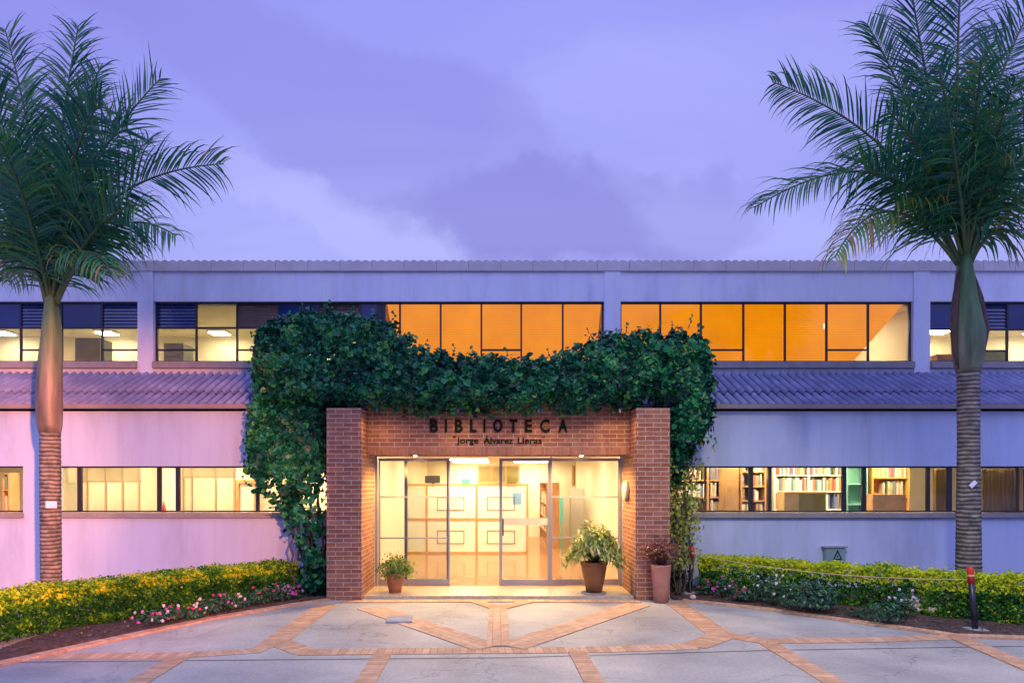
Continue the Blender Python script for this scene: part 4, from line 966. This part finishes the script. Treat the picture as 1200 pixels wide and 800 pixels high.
# twig sprigs sticking out of the top
ip2, in2, it2 = [], [], []
tw = MB()
for px, py in [(352,362),(438,366),(455,372),(300,395),(812,386),(806,376),(795,384),(818,392),(648,414),(500,404),(530,410),(560,413),(690,390),(736,386),(770,384),(302,430),(834,505),(838,520),(838,455),(292,520),(291,560),(590,414),(415,364),(380,360),(320,374)]:
    a = P(px, py+10, YI-.1+random.uniform(-.2,.3)); q = a.copy(); pts = [a]
    for s_ in range(4): q = q+Vector((random.gauss(0,.035), random.gauss(0,.03), .055)); pts.append(q.copy()); ip2.append(tuple(q)); in2.append((random.gauss(0,1), -1, .3)); it2.append(random.uniform(.5, 1))
    stalk(ivy, pts, .004, 4)
leaves('shoot_leaves', ip2, in2, 0.065, np.array(it2), M['ivy'], ivy, 'heart', 0.6); 
# woody stems inside the left side and behind
for k_ in range(9):
    px = random.uniform(350, 382); q = Vector((PX(px, 11.6), random.uniform(11.15, 11.9), 0.0)); pts = [q.copy()]
    while q.z < 3.4: q = q+Vector((random.gauss(-.012,.03), random.gauss(0,.025), .14)); q.x = min(q.x, -2.81); q.x = max(q.x, -3.9); pts.append(q.copy())
    stalk(ivy, pts, [.022*(1-.5*i/len(pts)) for i in range(len(pts))], 6)

# yellow-green vine right of the portal
vn = empty('climbing_vine', (3.0, 11.7, 0), 'sparse yellow green vine with bare stems climbing beside the right brick pier', 'vine')
sm = MB(); vp, vnn, vt = [], [], []
for k_ in range(13):
    px = random.uniform(787, 812) if k_ > 4 else random.uniform(787, 800)
    Y0 = random.uniform(11.3, 11.95); q = Vector((PX(px, Y0), Y0, 0.0)); pts = [q.copy()]; top_ = random.uniform(2.1, 3.1) if k_ < 8 else random.uniform(1.0, 2.0)
    while q.z < top_:
        q = q+Vector((random.gauss(0,.028), random.gauss(0,.02), .11)); q.x = max(q.x, 2.80); q.y = min(q.y, 12.1); pts.append(q.copy())
        if .55 < q.z:
            dens = 8 if .9 < q.z < 2.1 else 5
            for _ in range(dens):
                vp.append((q.x+random.gauss(.02,.10), min(12.15, q.y+random.gauss(0,.10)), q.z+random.gauss(0,.06))); vnn.append((random.gauss(0,.5), -1, .4)); vt.append(.45+random.gauss(0,.25)+(-.35 if q.z > 2.25 else 0))
    stalk(vn, pts, [.014*(1-.5*i/len(pts)) for i in range(len(pts))], 6)
vp = np.array(vp); vp[:,0] = np.maximum(vp[:,0], 2.80)
leaves('foliage', vp, vnn, 0.085, np.array(vt), M['vine'], vn, 'oval', 0.6)

# dark shrub at the foot of each pier
def clump(name, c, rx, ry, h, n, mat, label, cat, size, shape='oval', tone=(.45,.25), grp=None, flowers=None, z0=.03, stems=4, up=False):
    o = empty(name, (c[0], c[1], z0), label, cat, grp); ps_, ns, tn = [], [], []
    sd = random.uniform(0, 50)
    for _ in range(n):
        a, b = random.uniform(0, 2*math.pi), math.acos(random.uniform(-.15, 1)); r = random.random()**.4
        r *= 1+.35*noise.noise(Vector((math.cos(a)*1.5+sd, math.sin(a)*1.5, b*1.5)))
        v = (math.cos(a)*math.sin(b), math.sin(a)*math.sin(b), math.cos(b))
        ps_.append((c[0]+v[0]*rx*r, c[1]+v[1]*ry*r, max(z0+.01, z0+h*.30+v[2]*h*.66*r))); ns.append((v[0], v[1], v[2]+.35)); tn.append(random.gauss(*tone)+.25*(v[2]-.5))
    leaves('foliage', ps_, ns, size, np.array(tn), mat, o, shape, 0.55, -.3 if up else .3)
    st_ = MB()
    for i in range(stems):
        a = random.uniform(0, 6.28); e_ = Vector((c[0]+math.cos(a)*rx*.6, c[1]+math.sin(a)*ry*.6, z0+h*random.uniform(.5,.85))); b_ = Vector((c[0]+math.cos(a)*rx*.1, c[1]+math.sin(a)*ry*.1, z0-.01))
        stalk(o, [b_, (b_+e_)/2+Vector((0,0,h*.08)), e_], [.008,.006,.003], 5)
    if flowers:
        for fm, nf in flowers:
            nf = max(3, int(nf*.65))
            fp, fn, ft = [], [], []
            for _ in range(nf):
                a, b = random.uniform(math.pi, 2*math.pi), math.acos(random.uniform(.05, 1)); v = (math.cos(a)*math.sin(b), math.sin(a)*math.sin(b), math.cos(b))
                cc = Vector((c[0]+v[0]*rx*1.05, c[1]+v[1]*ry*1.05, z0+h*.3+v[2]*h*.74)); tno = random.random()
                for p_ in range(5):
                    an = p_*1.2566+random.random(); fp.append((cc.x+math.cos(an)*.010, cc.y-.004, cc.z+math.sin(an)*.010)); fn.append((math.cos(an)*.4, -1, math.sin(an)*.4+.3)); ft.append(tno)
            leaves('blossoms', fp, fn, .027, np.array(ft), fm, o, 'heart', .2)
    return o
PK, WH, RD = M['pinkf'], M['whitef'], M['redf']
FG = None
def flower(px, py, r, h, fl_, label, n=170): 
    g_ = G(px, py+2); g_.y += .12
    return clump('flowering_plant', (g_.x, g_.y), r, r*.8, h, n, M['shrub'], label, 'flowering plant', .055, 'oval', (.5,.25), FG, fl_)
flower(171, 737, .22, .26, [(PK,9),(WH,6)], 'purple and white flowering plant furthest left in the left bed')
flower(196, 732, .19, .24, [(PK,9),(WH,2)], 'purple flowering plant second from the left in the left bed')
flower(219, 728, .17, .18, [(RD,6),(PK,3)], 'low plant with few dark red blossoms in the left bed')
flower(238, 724, .18, .26, [(WH,10)], 'white flowering plant left of the red one in the left bed')
flower(251, 720.5, .16, .28, [(RD,6),(PK,2)], 'crimson flowering plant between white ones in the left bed')
flower(262, 718, .17, .28, [(PK,9)], 'bright magenta flowering plant in the middle of the left bed')
flower(275, 716, .17, .22, [(WH,10)], 'white flowering plant right of the magenta one in the left bed')
flower(297, 712, .21, .28, [(RD,8)], 'bushy green plant with small red blossoms in the left bed', 260)
flower(318, 708, .21, .30, [(RD,6)], 'bright green bushy plant near the pale rock in the left bed', 260)
flower(328, 706, .17, .30, [(PK,10)], 'magenta flowering plant next to the pale rock')
flower(342, 704, .15, .27, [(PK,14),(RD,4)], 'magenta flowering plant closest to the left brick pier')
flower(830, 699, .18, .28, [(RD,5),(PK,3)], 'small plant with reddish blossoms nearest the right bollard')
flower(851, 702, .20, .34, [(PK,16)], 'magenta flowering plant under the left end of the right hedge')
flower(868, 706, .20, .28, [(WH,9),(RD,3)], 'white flowering plant in the right bed beside a crimson one')
flower(876, 708, .18, .26, [(RD,9)], 'crimson flowering plant in the right bed')
flower(893, 708, .21, .42, [(WH,8)], 'taller plant with pale blossoms in the right bed', 260)
flower(912, 712, .24, .48, [(WH,11)], 'tallest plant with pale lilac blossoms left of the dark round shrub', 300)
flower(1064, 727, .22, .42, [(WH,13)], 'pale lilac flowering plant midway between round shrub and near bollard', 260)
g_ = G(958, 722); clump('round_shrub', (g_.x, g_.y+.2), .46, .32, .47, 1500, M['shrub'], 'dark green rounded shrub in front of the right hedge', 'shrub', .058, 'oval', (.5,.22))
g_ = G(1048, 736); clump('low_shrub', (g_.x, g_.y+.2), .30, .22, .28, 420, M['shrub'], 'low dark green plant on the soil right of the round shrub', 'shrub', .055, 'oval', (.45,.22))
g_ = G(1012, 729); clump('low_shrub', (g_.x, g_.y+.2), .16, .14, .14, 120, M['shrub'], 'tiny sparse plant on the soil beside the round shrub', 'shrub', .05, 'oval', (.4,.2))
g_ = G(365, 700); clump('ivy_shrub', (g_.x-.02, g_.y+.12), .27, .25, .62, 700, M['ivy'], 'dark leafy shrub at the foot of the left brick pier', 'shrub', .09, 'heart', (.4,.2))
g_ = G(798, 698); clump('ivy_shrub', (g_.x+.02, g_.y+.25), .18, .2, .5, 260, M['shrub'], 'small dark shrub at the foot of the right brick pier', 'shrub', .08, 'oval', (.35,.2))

# rocks
def rock(px, py, r, label):
    g_ = G(px, py, .04); import bmesh
    bm = bmesh.new(); bmesh.ops.create_icosphere(bm, subdivisions=3, radius=r)
    for v in bm.verts: v.co *= 1+.22*noise.noise(v.co*(2.2/r)+Vector((px,0,0))); v.co.z *= .8
    me = bpy.data.meshes.new('rock'); bm.to_mesh(me); bm.free(); me.materials.append(M['rock'])
    for p in me.polygons: p.use_smooth = True
    o = bpy.data.objects.new('rock', me); COL.objects.link(o); o.location = (g_.x, g_.y+r, .04+r*.6); tag(o, label, 'rock')
rock(332, 700, .13, 'pale rock among magenta flowers near the left brick pier')
rock(274, 706, .12, 'round tan rock against the left hedge')
rock(1083, 720, .20, 'broad pinkish rock under the right hedge by the near bollard')
rock(1100, 722, .12, 'smaller flat rock right of the broad pinkish one')
rock(813, 702, .05, 'small stone at the foot of the far bollard')

# ------------------------------------------------------------------ hedges
def hedge(front, side, thick, H, label, n, seed, thin=None, tf=0.0, tt=0.0):
    rr = random.Random(seed)
    fpts = [Vector((p.x, p.y)) for p in front]; segs = []; tot = 0
    for a, b in zip(fpts, fpts[1:]): segs.append((a, b, (b-a).length, tot)); tot += (b-a).length
    c = fpts[len(fpts)//2]; o = empty('clipped_hedge', (c.x, c.y, .03), label, 'hedge')
    def at(s_):
        for a, b, L, t0 in segs:
            if s_ <= t0+L: f = (s_-t0)/L; d = (b-a).normalized(); return a+(b-a)*f, Vector((d.y, -d.x))*side
        return b, Vector((d.y, -d.x))*side
    ps_, ns, tn = [], [], []
    while len(ps_) < n:
        s_ = rr.uniform(0, tot); p, nf = at(s_)        # nf points towards the paving
        h = H*(1+.05*noise.noise(Vector((s_*1.6, seed, 0))))
        r = rr.random()
        bump_ = .05*noise.noise(Vector((s_*3.1, seed+5, 0)))
        if r < .48:
            z = .05+(h-.05)*rr.random(); d = rr.random()**2*.16; nn = (nf.x, nf.y, .25)
            d += .05*noise.noise(Vector((s_*4, z*5, seed)))
            if thin and rr.random() < .6*thin(s_/tot, z/h): continue
        elif r < .80: z = h+bump_-rr.random()**2*.10; d = rr.uniform(0, thick); nn = (nf.x*.2, nf.y*.2, 1)
        elif r < .90: z = .05+h*rr.random(); d = thick-rr.random()*.1; nn = (-nf.x, -nf.y, .2)
        else:
            z = .05+h*rr.random()*.93; d = rr.uniform(.1, thick-.05); nn = (rr.gauss(0,1), rr.gauss(0,1), 1)
            if rr.random() < .5: s_ = rr.choice((0, tot))+rr.uniform(-.04, .04); p, nf = at(max(0, min(tot, s_)))
        q = p-nf*d
        ps_.append((q.x+rr.gauss(0,.01), q.y+rr.gauss(0,.01), z+(abs(rr.gauss(0,.03)) if r < .80 and z > h-.05 else 0))); ns.append(nn)
        patch = noise.noise(Vector((s_*3.2, z*5.5, seed*3)))
        patch2 = noise.noise(Vector((s_*9, z*12, seed*7)))
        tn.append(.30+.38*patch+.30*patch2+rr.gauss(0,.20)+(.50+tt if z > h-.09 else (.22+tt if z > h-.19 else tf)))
    leaves('foliage', ps_, ns, .052, np.array(tn), M['hedge'], o, 'oval', .55, -.2)
    st_ = MB()
    for _ in range(int(tot*9)):
        p, nf = at(rr.uniform(0, tot)); b_ = p-nf*rr.uniform(.15, thick-.1); z = 0.0; q = Vector((b_.x, b_.y, 0)); pts = [q.copy()]
        while q.z < H*.88: q = q+Vector((rr.gauss(0,.025), rr.gauss(0,.025), .12)); pts.append(q.copy())
        stalk(o, pts, [.010*(1-.6*i/len(pts)) for i in range(len(pts))], 5)
    return o
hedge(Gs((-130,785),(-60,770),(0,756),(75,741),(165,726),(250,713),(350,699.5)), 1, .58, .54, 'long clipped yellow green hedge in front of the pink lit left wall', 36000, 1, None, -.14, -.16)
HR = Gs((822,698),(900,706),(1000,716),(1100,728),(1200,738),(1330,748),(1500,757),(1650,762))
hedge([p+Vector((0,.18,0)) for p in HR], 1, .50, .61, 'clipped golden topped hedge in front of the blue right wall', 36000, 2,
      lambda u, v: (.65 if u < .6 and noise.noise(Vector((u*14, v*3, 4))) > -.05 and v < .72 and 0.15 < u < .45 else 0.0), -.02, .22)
# loose soil clods and dry leaves in the beds (uncountable litter)
lp, ln, lt = [], [], []
for border, sd in ((BL, -1), (BR, 1)):
    for a, b in zip(border, border[1:]):
        for _ in range(int((b-a).length*90)):
            f = random.random(); q = a+(b-a)*f; d = random.uniform(.12, .75)
            lp.append((q.x+sd*d*.6, q.y+d*.8, .07)); ln.append((0,0,1)); lt.append(random.random())
tag(leaves('leaf_litter', lp, ln, .035, np.array(lt), leaf_mat('litter_leaf', [(0,(0.05,.035,.03)),(.7,(.12,.08,.05)),(1,(.22,.16,.08))], .8, 0), None, 'oval', .5), 'dry leaf litter on the soil beds', None, None, 'stuff')

# ------------------------------------------------------------------ potted plants
def pot_prof(rb, rt, h, lip=.015): return [(rb*.6, 0), (rb, 0), (rb+(rt-rb)*.45, h*.35), (rb+(rt-rb)*.9, h*.75), (rt, h-.05), (rt+lip, h-.045), (rt+lip, h), (rt-.015, h), (rt-.02, h-.04), (.01, h-.045)]
def potted(name, c, z0, prof, mat, label, ph, n, rx, rz, leafm, size, shape, tone, n_st, droop=.3, sparse=False, square=False):
    o = empty(name, (c[0], c[1], z0), label, 'potted plant')
    a = MB(); a.lathe(prof, (c[0], c[1], z0), 4 if square else 28)
    p = a.build('pot', mat, o, smooth=not square)
    s_ = MB(); r_ = prof[-2][0]; s_.lathe([(r_*.98, -.01), (r_*.98, 0)], (c[0], c[1], z0+ph-.035), 20); s_.build('soil', M['soil'], o)
    ps_, ns, tn = [], [], []; st_ = MB()
    for k_ in range(n_st):
        a_ = random.uniform(0, 6.28); rr = random.random()**.5; e_ = Vector((c[0]+math.cos(a_)*rx*rr, c[1]+math.sin(a_)*rx*.8*rr, z0+ph+rz*(1-.45*rr)*random.uniform(.75,1.1)))
        b_ = Vector((c[0]+math.cos(a_)*.03, c[1]+math.sin(a_)*.03, z0+ph-.05)); md = (b_+e_)/2+Vector((-math.cos(a_)*.05*0, 0, rz*.16))
        if droop > 1: e_.z -= rz*.5*rr
        stalk(o, [b_, md, e_], [.007,.005,.0025], 5)
        for j in range(n//n_st):
            f = random.uniform(.30, 1.08); q = b_.lerp(md, f*2) if f < .5 else md.lerp(e_, f*2-1)
            ps_.append((q.x+random.gauss(0,.05), q.y+random.gauss(0,.05), q.z+random.gauss(0,.05))); v = (q-Vector((c[0], c[1], z0+ph))).normalized(); ns.append((v.x, v.y-.3, v.z+.3)); tn.append(random.gauss(*tone))
    leaves('foliage', ps_, ns, size, np.array(tn), leafm, o, shape, .6, droop)
    return o
ya = 11.50
potted('potted_plant', (PX(463,ya), ya), .05, pot_prof(.10,.15,.33), M['terracotta'], 'small trailing green plant in a terracotta pot left of the doors', .33, 1100, .30, .34, leaf_mat('herb_leaf', [(0,(.04,.13,.02)),(.6,(.12,.26,.03)),(1,(.40,.30,.05))], .5, .25), .055, 'oval', (.5,.28), 26, 1.2)
yb_ = 11.40
o = potted('potted_plant', (PX(696,yb_), yb_), .08, pot_prof(.13,.215,.50), M['brownpot'], 'large variegated plant in a brown glazed pot right of the doors', .50, 1900, .50, .72, M['variegated'], .14, 'lance', (.47,.26), 60, 1.15)
s_ = MB(); s_.lathe([(.14,-.03),(.20,-.03),(.21,0),(.19,0),(.18,-.015),(.01,-.015)], (PX(696,yb_), yb_, .08), 28); s_.build('saucer', M['conc'], o, smooth=True)
yc_ = 10.84
def sq_prof(r0, r1, h): return [(r0*.7,0),(r0,0),(r1,h),(r1-.03,h),(r1-.035,h-.05),(.01,h-.05)]
o = potted('potted_plant', (PX(774.5,yc_), yc_), .0, [(0.08,0),(0.115,0),(0.125,.2),(0.15,.45),(0.158,.57),(0.165,.60),(0.145,.60),(0.135,.56),(.01,.555)], M['palepot'], 'reddish leaved plant in a tall pale terracotta pot before the right pier', .60, 700, .33, .46, M['redleaf'], .075, 'lance', (.55,.3), 44, .2)

# ------------------------------------------------------------------ bollards and cord
def bollard(base, top, label, z_red):
    o = empty('bollard', base, label, 'bollard'); b = Vector(base); t_ = Vector(top); L = (t_-b)
    a = MB(); a.tube([b+Vector((0,0,.02)), b+L*z_red], .036, 14); a.build('post', M['blackp'], o, smooth=True)
    a = MB(); a.tube([b+L*z_red, b+L*.985, t_], [.039,.039,.030], 14); a.build('red_cap', M['redp'], o, smooth=True)
    a = MB(); a.tube([b+L*(z_red+.10), b+L*(z_red+.125)], .0405, 14); a.build('reflective_ring', M['cord'], o)
    a = MB(); a.box(b.x-.11, b.x+.11, b.y-.11, b.y+.11, 0, .055); a.build('base_plate', M['conc'], o, bevel=.008)
    return o
b1 = G(1143, 741); b2 = G(808, 697.5)
t1 = (PX(1138, b1.y), b1.y+.02, PZ(664, b1.y)); t2 = (PX(811.5, b2.y), b2.y, PZ(640, b2.y))
bollard(b1, t1, 'black bollard with a red top on the near right edge of the paving', .76)
bollard(b2, t2, 'black bollard with a red top beside the right brick pier', .76)
A, B = Vector(t2)-Vector((0,0,.12)), Vector(t1)-Vector((0,0,.16)); cd = MB()
cd.tube([A.lerp(B, i/24)-Vector((0,0,.11*4*(i/24)*(1-i/24))) for i in range(25)], .006, 6)
tag(cd.build('cord', M['cord'], None, smooth=True), 'thin pale cord strung between the two red topped bollards', 'cord')

# utility cover in the paving
u0, u1, u2, u3 = G(452,727.5,.03), G(483,727.5,.03), G(484,720.5,.03), G(456,720.5,.03)
uc = MB(); uc.face([u0,u1,u2,u3]); uc.face([Vector((p.x,p.y,.0)) for p in (u3,u2,u1,u0)])
for p, q in ((u0,u1),(u1,u2),(u2,u3),(u3,u0)): uc.face([Vector((p.x,p.y,0)), Vector((q.x,q.y,0)), q, p])
tag(uc.build('utility_cover', M['metal']), 'small grey metal cover plate in the paving left of the doors', 'cover plate')

# electrical box with warning triangle
eb = empty('electrical_box', (xw(976), YW, PZ(660,YW)), 'green grey electrical box with warning triangle on the right wall', 'electrical box')
a = MB(); a.box(xw(964), xw(988), YW-.10, YW-.001, PZ(668,YW), PZ(641,YW)); a.build('cabinet', M['greenbox'], eb, bevel=.01)
a = MB(); a.box(xw(962), xw(990), YW-.12, YW-.001, PZ(641,YW)+.002, PZ(639.5,YW)+.004); a.build('hood', M['conc'], eb)
a = MB(); tri = [(xw(972.5), PZ(655,YW)), (xw(984), PZ(655,YW)), (xw(978.2), PZ(643,YW))]
cx_, cz_ = sum(p[0] for p in tri)/3, sum(p[1] for p in tri)/3
inn_ = [(cx_+(p[0]-cx_)*.62, cz_+(p[1]-cz_)*.62) for p in tri]
for i in range(3):
    j = (i+1) % 3; a.face([(tri[i][0], YW-.104, tri[i][1]), (tri[j][0], YW-.104, tri[j][1]), (inn_[j][0], YW-.104, inn_[j][1]), (inn_[i][0], YW-.104, inn_[i][1])])
bo = [(0,.45),(-.35,-.1),(.0,-.05),(-.1,-.6),(.35,.05),(.05,.02),(.25,.45)]
a.face([(cx_+p*.035, YW-.104, cz_+q*.05) for p, q in bo])
a.build('warning_sign', M['letter'], eb)

# ------------------------------------------------------------------ palms
def frond(parent, pts, L_leaf, roll, seed, dead=0.0, droop=.35, sparse=1.0):
    rr = random.Random(seed); P0, P1, P2 = [Vector(p) for p in pts[:1]+pts[1:2]+pts[2:3]]
    # quadratic curve through three points
    C = P1*2-(P0+P2)*.5
    cur = lambda t: P0*(1-t)**2+C*2*t*(1-t)+P2*t*t
    n = 26; cp = [cur(i/n) for i in range(n+1)]; Ln = sum((cp[i+1]-cp[i]).length for i in range(n))
    mb = MB(); mb.tube(cp, [.030*(1-.85*i/n)+.004 for i in range(n+1)], 6)
    # leaflets
    N_ = int(Ln/.046*sparse); V, Fc, T = [], [], []
    for i in range(N_):
        t = .13+.87*(i+.5)/N_; p = cur(t); tg = (cur(min(1, t+.02))-cur(t-.02)).normalized()
        hz = tg.cross(Vector((0,0,1))); 
        if hz.length < .05: hz = Vector((0,1,0)).cross(tg)
        hz.normalize(); img = tg.cross(Vector((0,-1,0)))
        if img.length < .05: img = hz
        img.normalize()
        if img.dot(hz) < 0: img = -img
        sd0 = (hz*(1-roll)+img*roll).normalized(); nm = sd0.cross(tg).normalized()
        prof = math.sin(math.pi*min(1, .16+.74*t**.85))**.6
        ln = L_leaf*prof*(.55 if t > .97 else 1)
        for sgn in (-1, 1):
            if rr.random() < .05: continue
            fw_ = .35+.85*t
            d = (sd0*sgn+tg*fw_+nm*(rr.gauss(.16,.24))).normalized(); l = ln*1.42*rr.uniform(.70,1.15)
            wv = nm.cross(d).normalized() if rr.random() < .6 else (Vector((0,0,1)).cross(d)+nm*.3).normalized()
            wd = .0135*rr.uniform(.8,1.2)*(1-.3*t); q = p.copy(); b = len(V); steps = 5; dd = d.copy(); dr = (droop*1.25+.08)*rr.uniform(.4,1.8)
            for s_ in range(steps+1):
                f = s_/steps; w_ = wd*(.5+.9*min(1, f*4))*(1-f**2.2)+.0012
                V += [q-wv*w_, q+wv*w_]
                dd = (dd+Vector((0,0,-1))*dr*f*.75).normalized(); q = q+dd*l/steps
            for s_ in range(steps): Fc.append((b+2*s_, b+2*s_+1, b+2*s_+3, b+2*s_+2))
            tn = .38+rr.gauss(0,.16)+dead*(.5+.6*t); T += [tn+.12*(s_/steps) for s_ in range(steps+1) for _ in (0,1)]
    o = mb.build('frond', M['rachis'], parent, smooth=True)
    off = parent_world(parent); me = bpy.data.meshes.new('leaflets'); me.from_pydata([tuple(v-off) for v in V], [], Fc)
    at = me.attributes.new('tone', 'FLOAT', 'POINT'); at.data.foreach_set('value', np.clip(np.array(T, dtype=np.float32), 0, 1)); me.materials.append(M['palm'])
    for p in me.polygons: p.use_smooth = True
    l_ = bpy.data.objects.new('leaflets', me); COL.objects.link(l_); l_.parent = o
    return o
def palm(Y, trunk, shaft, crown_px, fronds, label, seed, rootx, tagpx):
    o = empty('palm_tree', (rootx, Y, 0), label, 'palm tree')
    def col(prof, name, mat, n=20):
        mb = MB(); mb.tube([Vector((PX((a+b)/2, Y), Y, PZ(py, Y))) for py, a, b in prof], [(b-a)/2*Y/F*.94 for py, a, b in prof], n)
        return mb.build(name, mat, o, smooth=True)
    tr = [(p[0], *p[1:]) for p in trunk]
    # dense rings with small flares at leaf scars
    dense = []
    for (y0, a0, b0), (y1, a1, b1) in zip(trunk, trunk[1:]):
        n = max(2, int(abs(y1-y0)/1.6))
        for i in range(n):
            f = i/n; w_ = (1.0 if i % 4 else 1.045)*(1+.012*math.sin(i*2.3+y0)); c_ = (a0+(a1-a0)*f+b0+(b1-b0)*f)/2; h_ = (b0+(b1-b0)*f-a0-(a1-a0)*f)/2*w_
            dense.append((y0+(y1-y0)*f, c_-h_, c_+h_))
    dense.append(trunk[-1]); col(dense, 'trunk', M['trunk'])
    col(shaft, 'crownshaft', M['shaft'])
    # leaf-base sheaths
    for i, fr_ in enumerate(fronds):
        pts_px, dy, roll, ll, dead, dr = fr_
        (ax, ay), (mx_, my), (tx, ty) = pts_px
        p0 = P(ax, ay, Y); p1 = P(mx_, my, Y+dy*.5); p2 = P(tx, ty, Y+dy)
        # keep real positions: x/z taken at own depth
        frond(o, [p0, p1, p2], ll, roll, seed*100+i, dead, dr)
    if seed == 5:
        for sgn, dat in ((1, ((1141,322,3),(1149,350,5),(1156,386,5),(1152,412,4),(1147,432,1.5))), (-1, ((1122,318,2),(1118,350,4),(1115.5,385,4),(1117,410,3),(1121,432,1)))):
            mb = MB(); mb.tube([P(a_-sgn*2, b_, Y-.04) for a_, b_, w_ in dat], [w_*Y/F for a_, b_, w_ in dat], 8); mb.build('dry_sheath', M['stem'], o, smooth=True)
    # paper tag
    (tx, ty, w_, h_, rot) = tagpx; yy_ = Y-.165; c_ = P(tx, ty, yy_)
    tg = MB(); ca, sa = math.cos(rot), math.sin(rot); hw, hh = w_/2*yy_/F, h_/2*yy_/F
    q = [(-hw,-hh),(hw,-hh),(hw,hh),(-hw,hh)]; f1 = [(c_.x+x*ca-z*sa, yy_-.01, c_.z+x*sa+z*ca) for x, z in q]; f2 = [(x, y+.006, z) for x, y, z in f1]
    tg.face(f1); tg.face(f2[::-1])
    for i in range(4): j = (i+1) % 4; tg.face([f1[j], f1[i], f2[i], f2[j]])
    tg.build('paper_tag', M['tape'], o)
    return o
yl = 10.3
trunkL = [(PZ and 755, 47, 73), (690, 48.5, 71.5), (620, 48, 71), (560, 47.5, 70.5), (505, 47.5, 70)]
shaftL = [(507, 46.5, 70.5), (498, 44.5, 72), (475, 42.8, 72.6), (450, 43.5, 72.2), (420, 46, 72.2), (395, 49, 71.5), (375, 50.5, 70.5), (355, 53, 68), (335, 57, 65)]
FL = [
 # (base, mid, tip), depth, roll, leaflet len, dead, droop
 (((60,352),(70,180),(92,30)), .5, .9, .62, .05, .25),
 (((62,352),(100,215),(188,92)), .1, .95, .66, .0, .2),
 (((66,356),(128,238),(262,192)), -.3, .8, .62, .0, .5),
 (((66,358),(128,270),(206,276)), -.7, .5, .60, .15, 1.0),
 (((64,356),(112,270),(170,240)), -1.2, .6, .62, .05, .6),
 (((58,352),(38,180),(6,35)), .4, .8, .60, .0, .3),
 (((56,354),(22,230),(-45,120)), -.2, .8, .66, .05, .4),
 (((54,356),(10,250),(-85,205)), .3, .7, .64, .0, .5),
 (((54,358),(22,290),(-40,300)), -.5, .4, .60, .35, .9),
 (((58,354),(30,240),(-10,150)), -1.6, .6, .66, .1, .6),
 (((62,352),(84,200),(120,120)), -1.5, .7, .66, .0, .7),
 (((60,350),(72,210),(100,90)), 1.9, .6, .66, .0, .5),
 (((58,352),(40,220),(30,100)), 1.8, .6, .66, .0, .5),
 (((64,354),(110,240),(180,160)), 1.7, .5, .62, .0, .6),
 (((66,358),(100,300),(130,320)), -1.5, .3, .46, .2, 1.3),
 (((54,358),(36,310),(10,330)), 1.4, .3, .46, .2, 1.2),
 (((60,356),(78,270),(100,215)), -.9, .8, .66, .0, .8),
 (((60,356),(46,260),(30,190)), -.8, .8, .68, .15, .7),
 (((60,352),(76,205),(120,75)), .3, .9, .58, .0, .3),
 (((62,352),(92,220),(150,150)), -.6, .8, .70, .0, .6),
 (((58,352),(20,200),(-30,70)), .2, .9, .66, .0, .3),
]
palm(yl, trunkL, shaftL, (60,352), FL, 'tall palm left of the portal in front of the pink lit wall', 3, PX(60, yl), (60.5, 591, 13, 8, 0))
yr = 10.0
trunkR = [(745, 1119, 1151), (670, 1121, 1149), (600, 1122, 1148), (520, 1123, 1147), (434, 1122.5, 1147)]
shaftR = [(437, 1121.5, 1147.5), (428, 1119.5, 1150), (410, 1117, 1152.5), (390, 1116.5, 1153.5), (370, 1117.5, 1149), (350, 1118.5, 1145), (330, 1119.5, 1142), (312, 1121.5, 1139.5), (295, 1126, 1136)]
FR = [
 (((1125,308),(1040,178),(905,96)), -.2, .75, .56, .0, .45),
 (((1124,308),(1035,205),(884,243)), -.5, .45, .62, .05, .7),
 (((1122,310),(1045,248),(978,302)), -.7, .4, .58, .42, 1.0),
 (((1128,300),(1075,150),(1016,28)), .1, .9, .60, .0, .35),
 (((1130,300),(1095,140),(1060,-60)), .3, .95, .68, .0, .2),
 (((1131,300),(1122,110),(1130,-70)), -.3, .85, .72, .0, .4),
 (((1134,300),(1160,130),(1225,-20)), .2, .9, .68, .0, .3),
 (((1136,304),(1180,200),(1275,130)), -.2, .85, .66, .0, .5),
 (((1138,306),(1190,235),(1290,235)), -.6, .6, .62, .05, .8),
 (((1138,308),(1180,270),(1240,320)), -.4, .4, .58, .2, 1.0),
 (((1132,302),(1120,190),(1100,80)), -1.9, .6, .66, .0, 1.1),
 (((1132,302),(1140,180),(1150,70)), -1.7, .6, .70, .1, 1.4),
 (((1132,302),(1160,190),(1190,90)), -1.6, .6, .70, .12, 1.3),
 (((1128,302),(1090,200),(1040,130)), -1.4, .6, .64, .0, 1.0),
 (((1130,300),(1105,180),(1075,75)), 1.7, .7, .66, .0, .6),
 (((1132,300),(1140,160),(1160,30)), 1.9, .7, .68, .0, .5),
 (((1134,302),(1175,180),(1215,100)), 1.6, .7, .68, .0, .5),
 (((1124,308),(1060,225),(985,180)), 1.2, .6, .60, .0, .7),
 (((1136,306),(1165,225),(1200,180)), -1.0, .8, .64, .2, 1.0),
 (((1130,304),(1118,220),(1080,160)), -.9, .8, .66, .0, .9),
 (((1134,304),(1150,225),(1165,150)), -.6, .9, .66, .0, .9),
]
palm(yr, trunkR, shaftR, (1130,305), FR, 'tall palm right of the portal in front of the blue right wall', 5, PX(1134, yr), (1140, 567, 9, 5, .75))
print('books', NB[0])
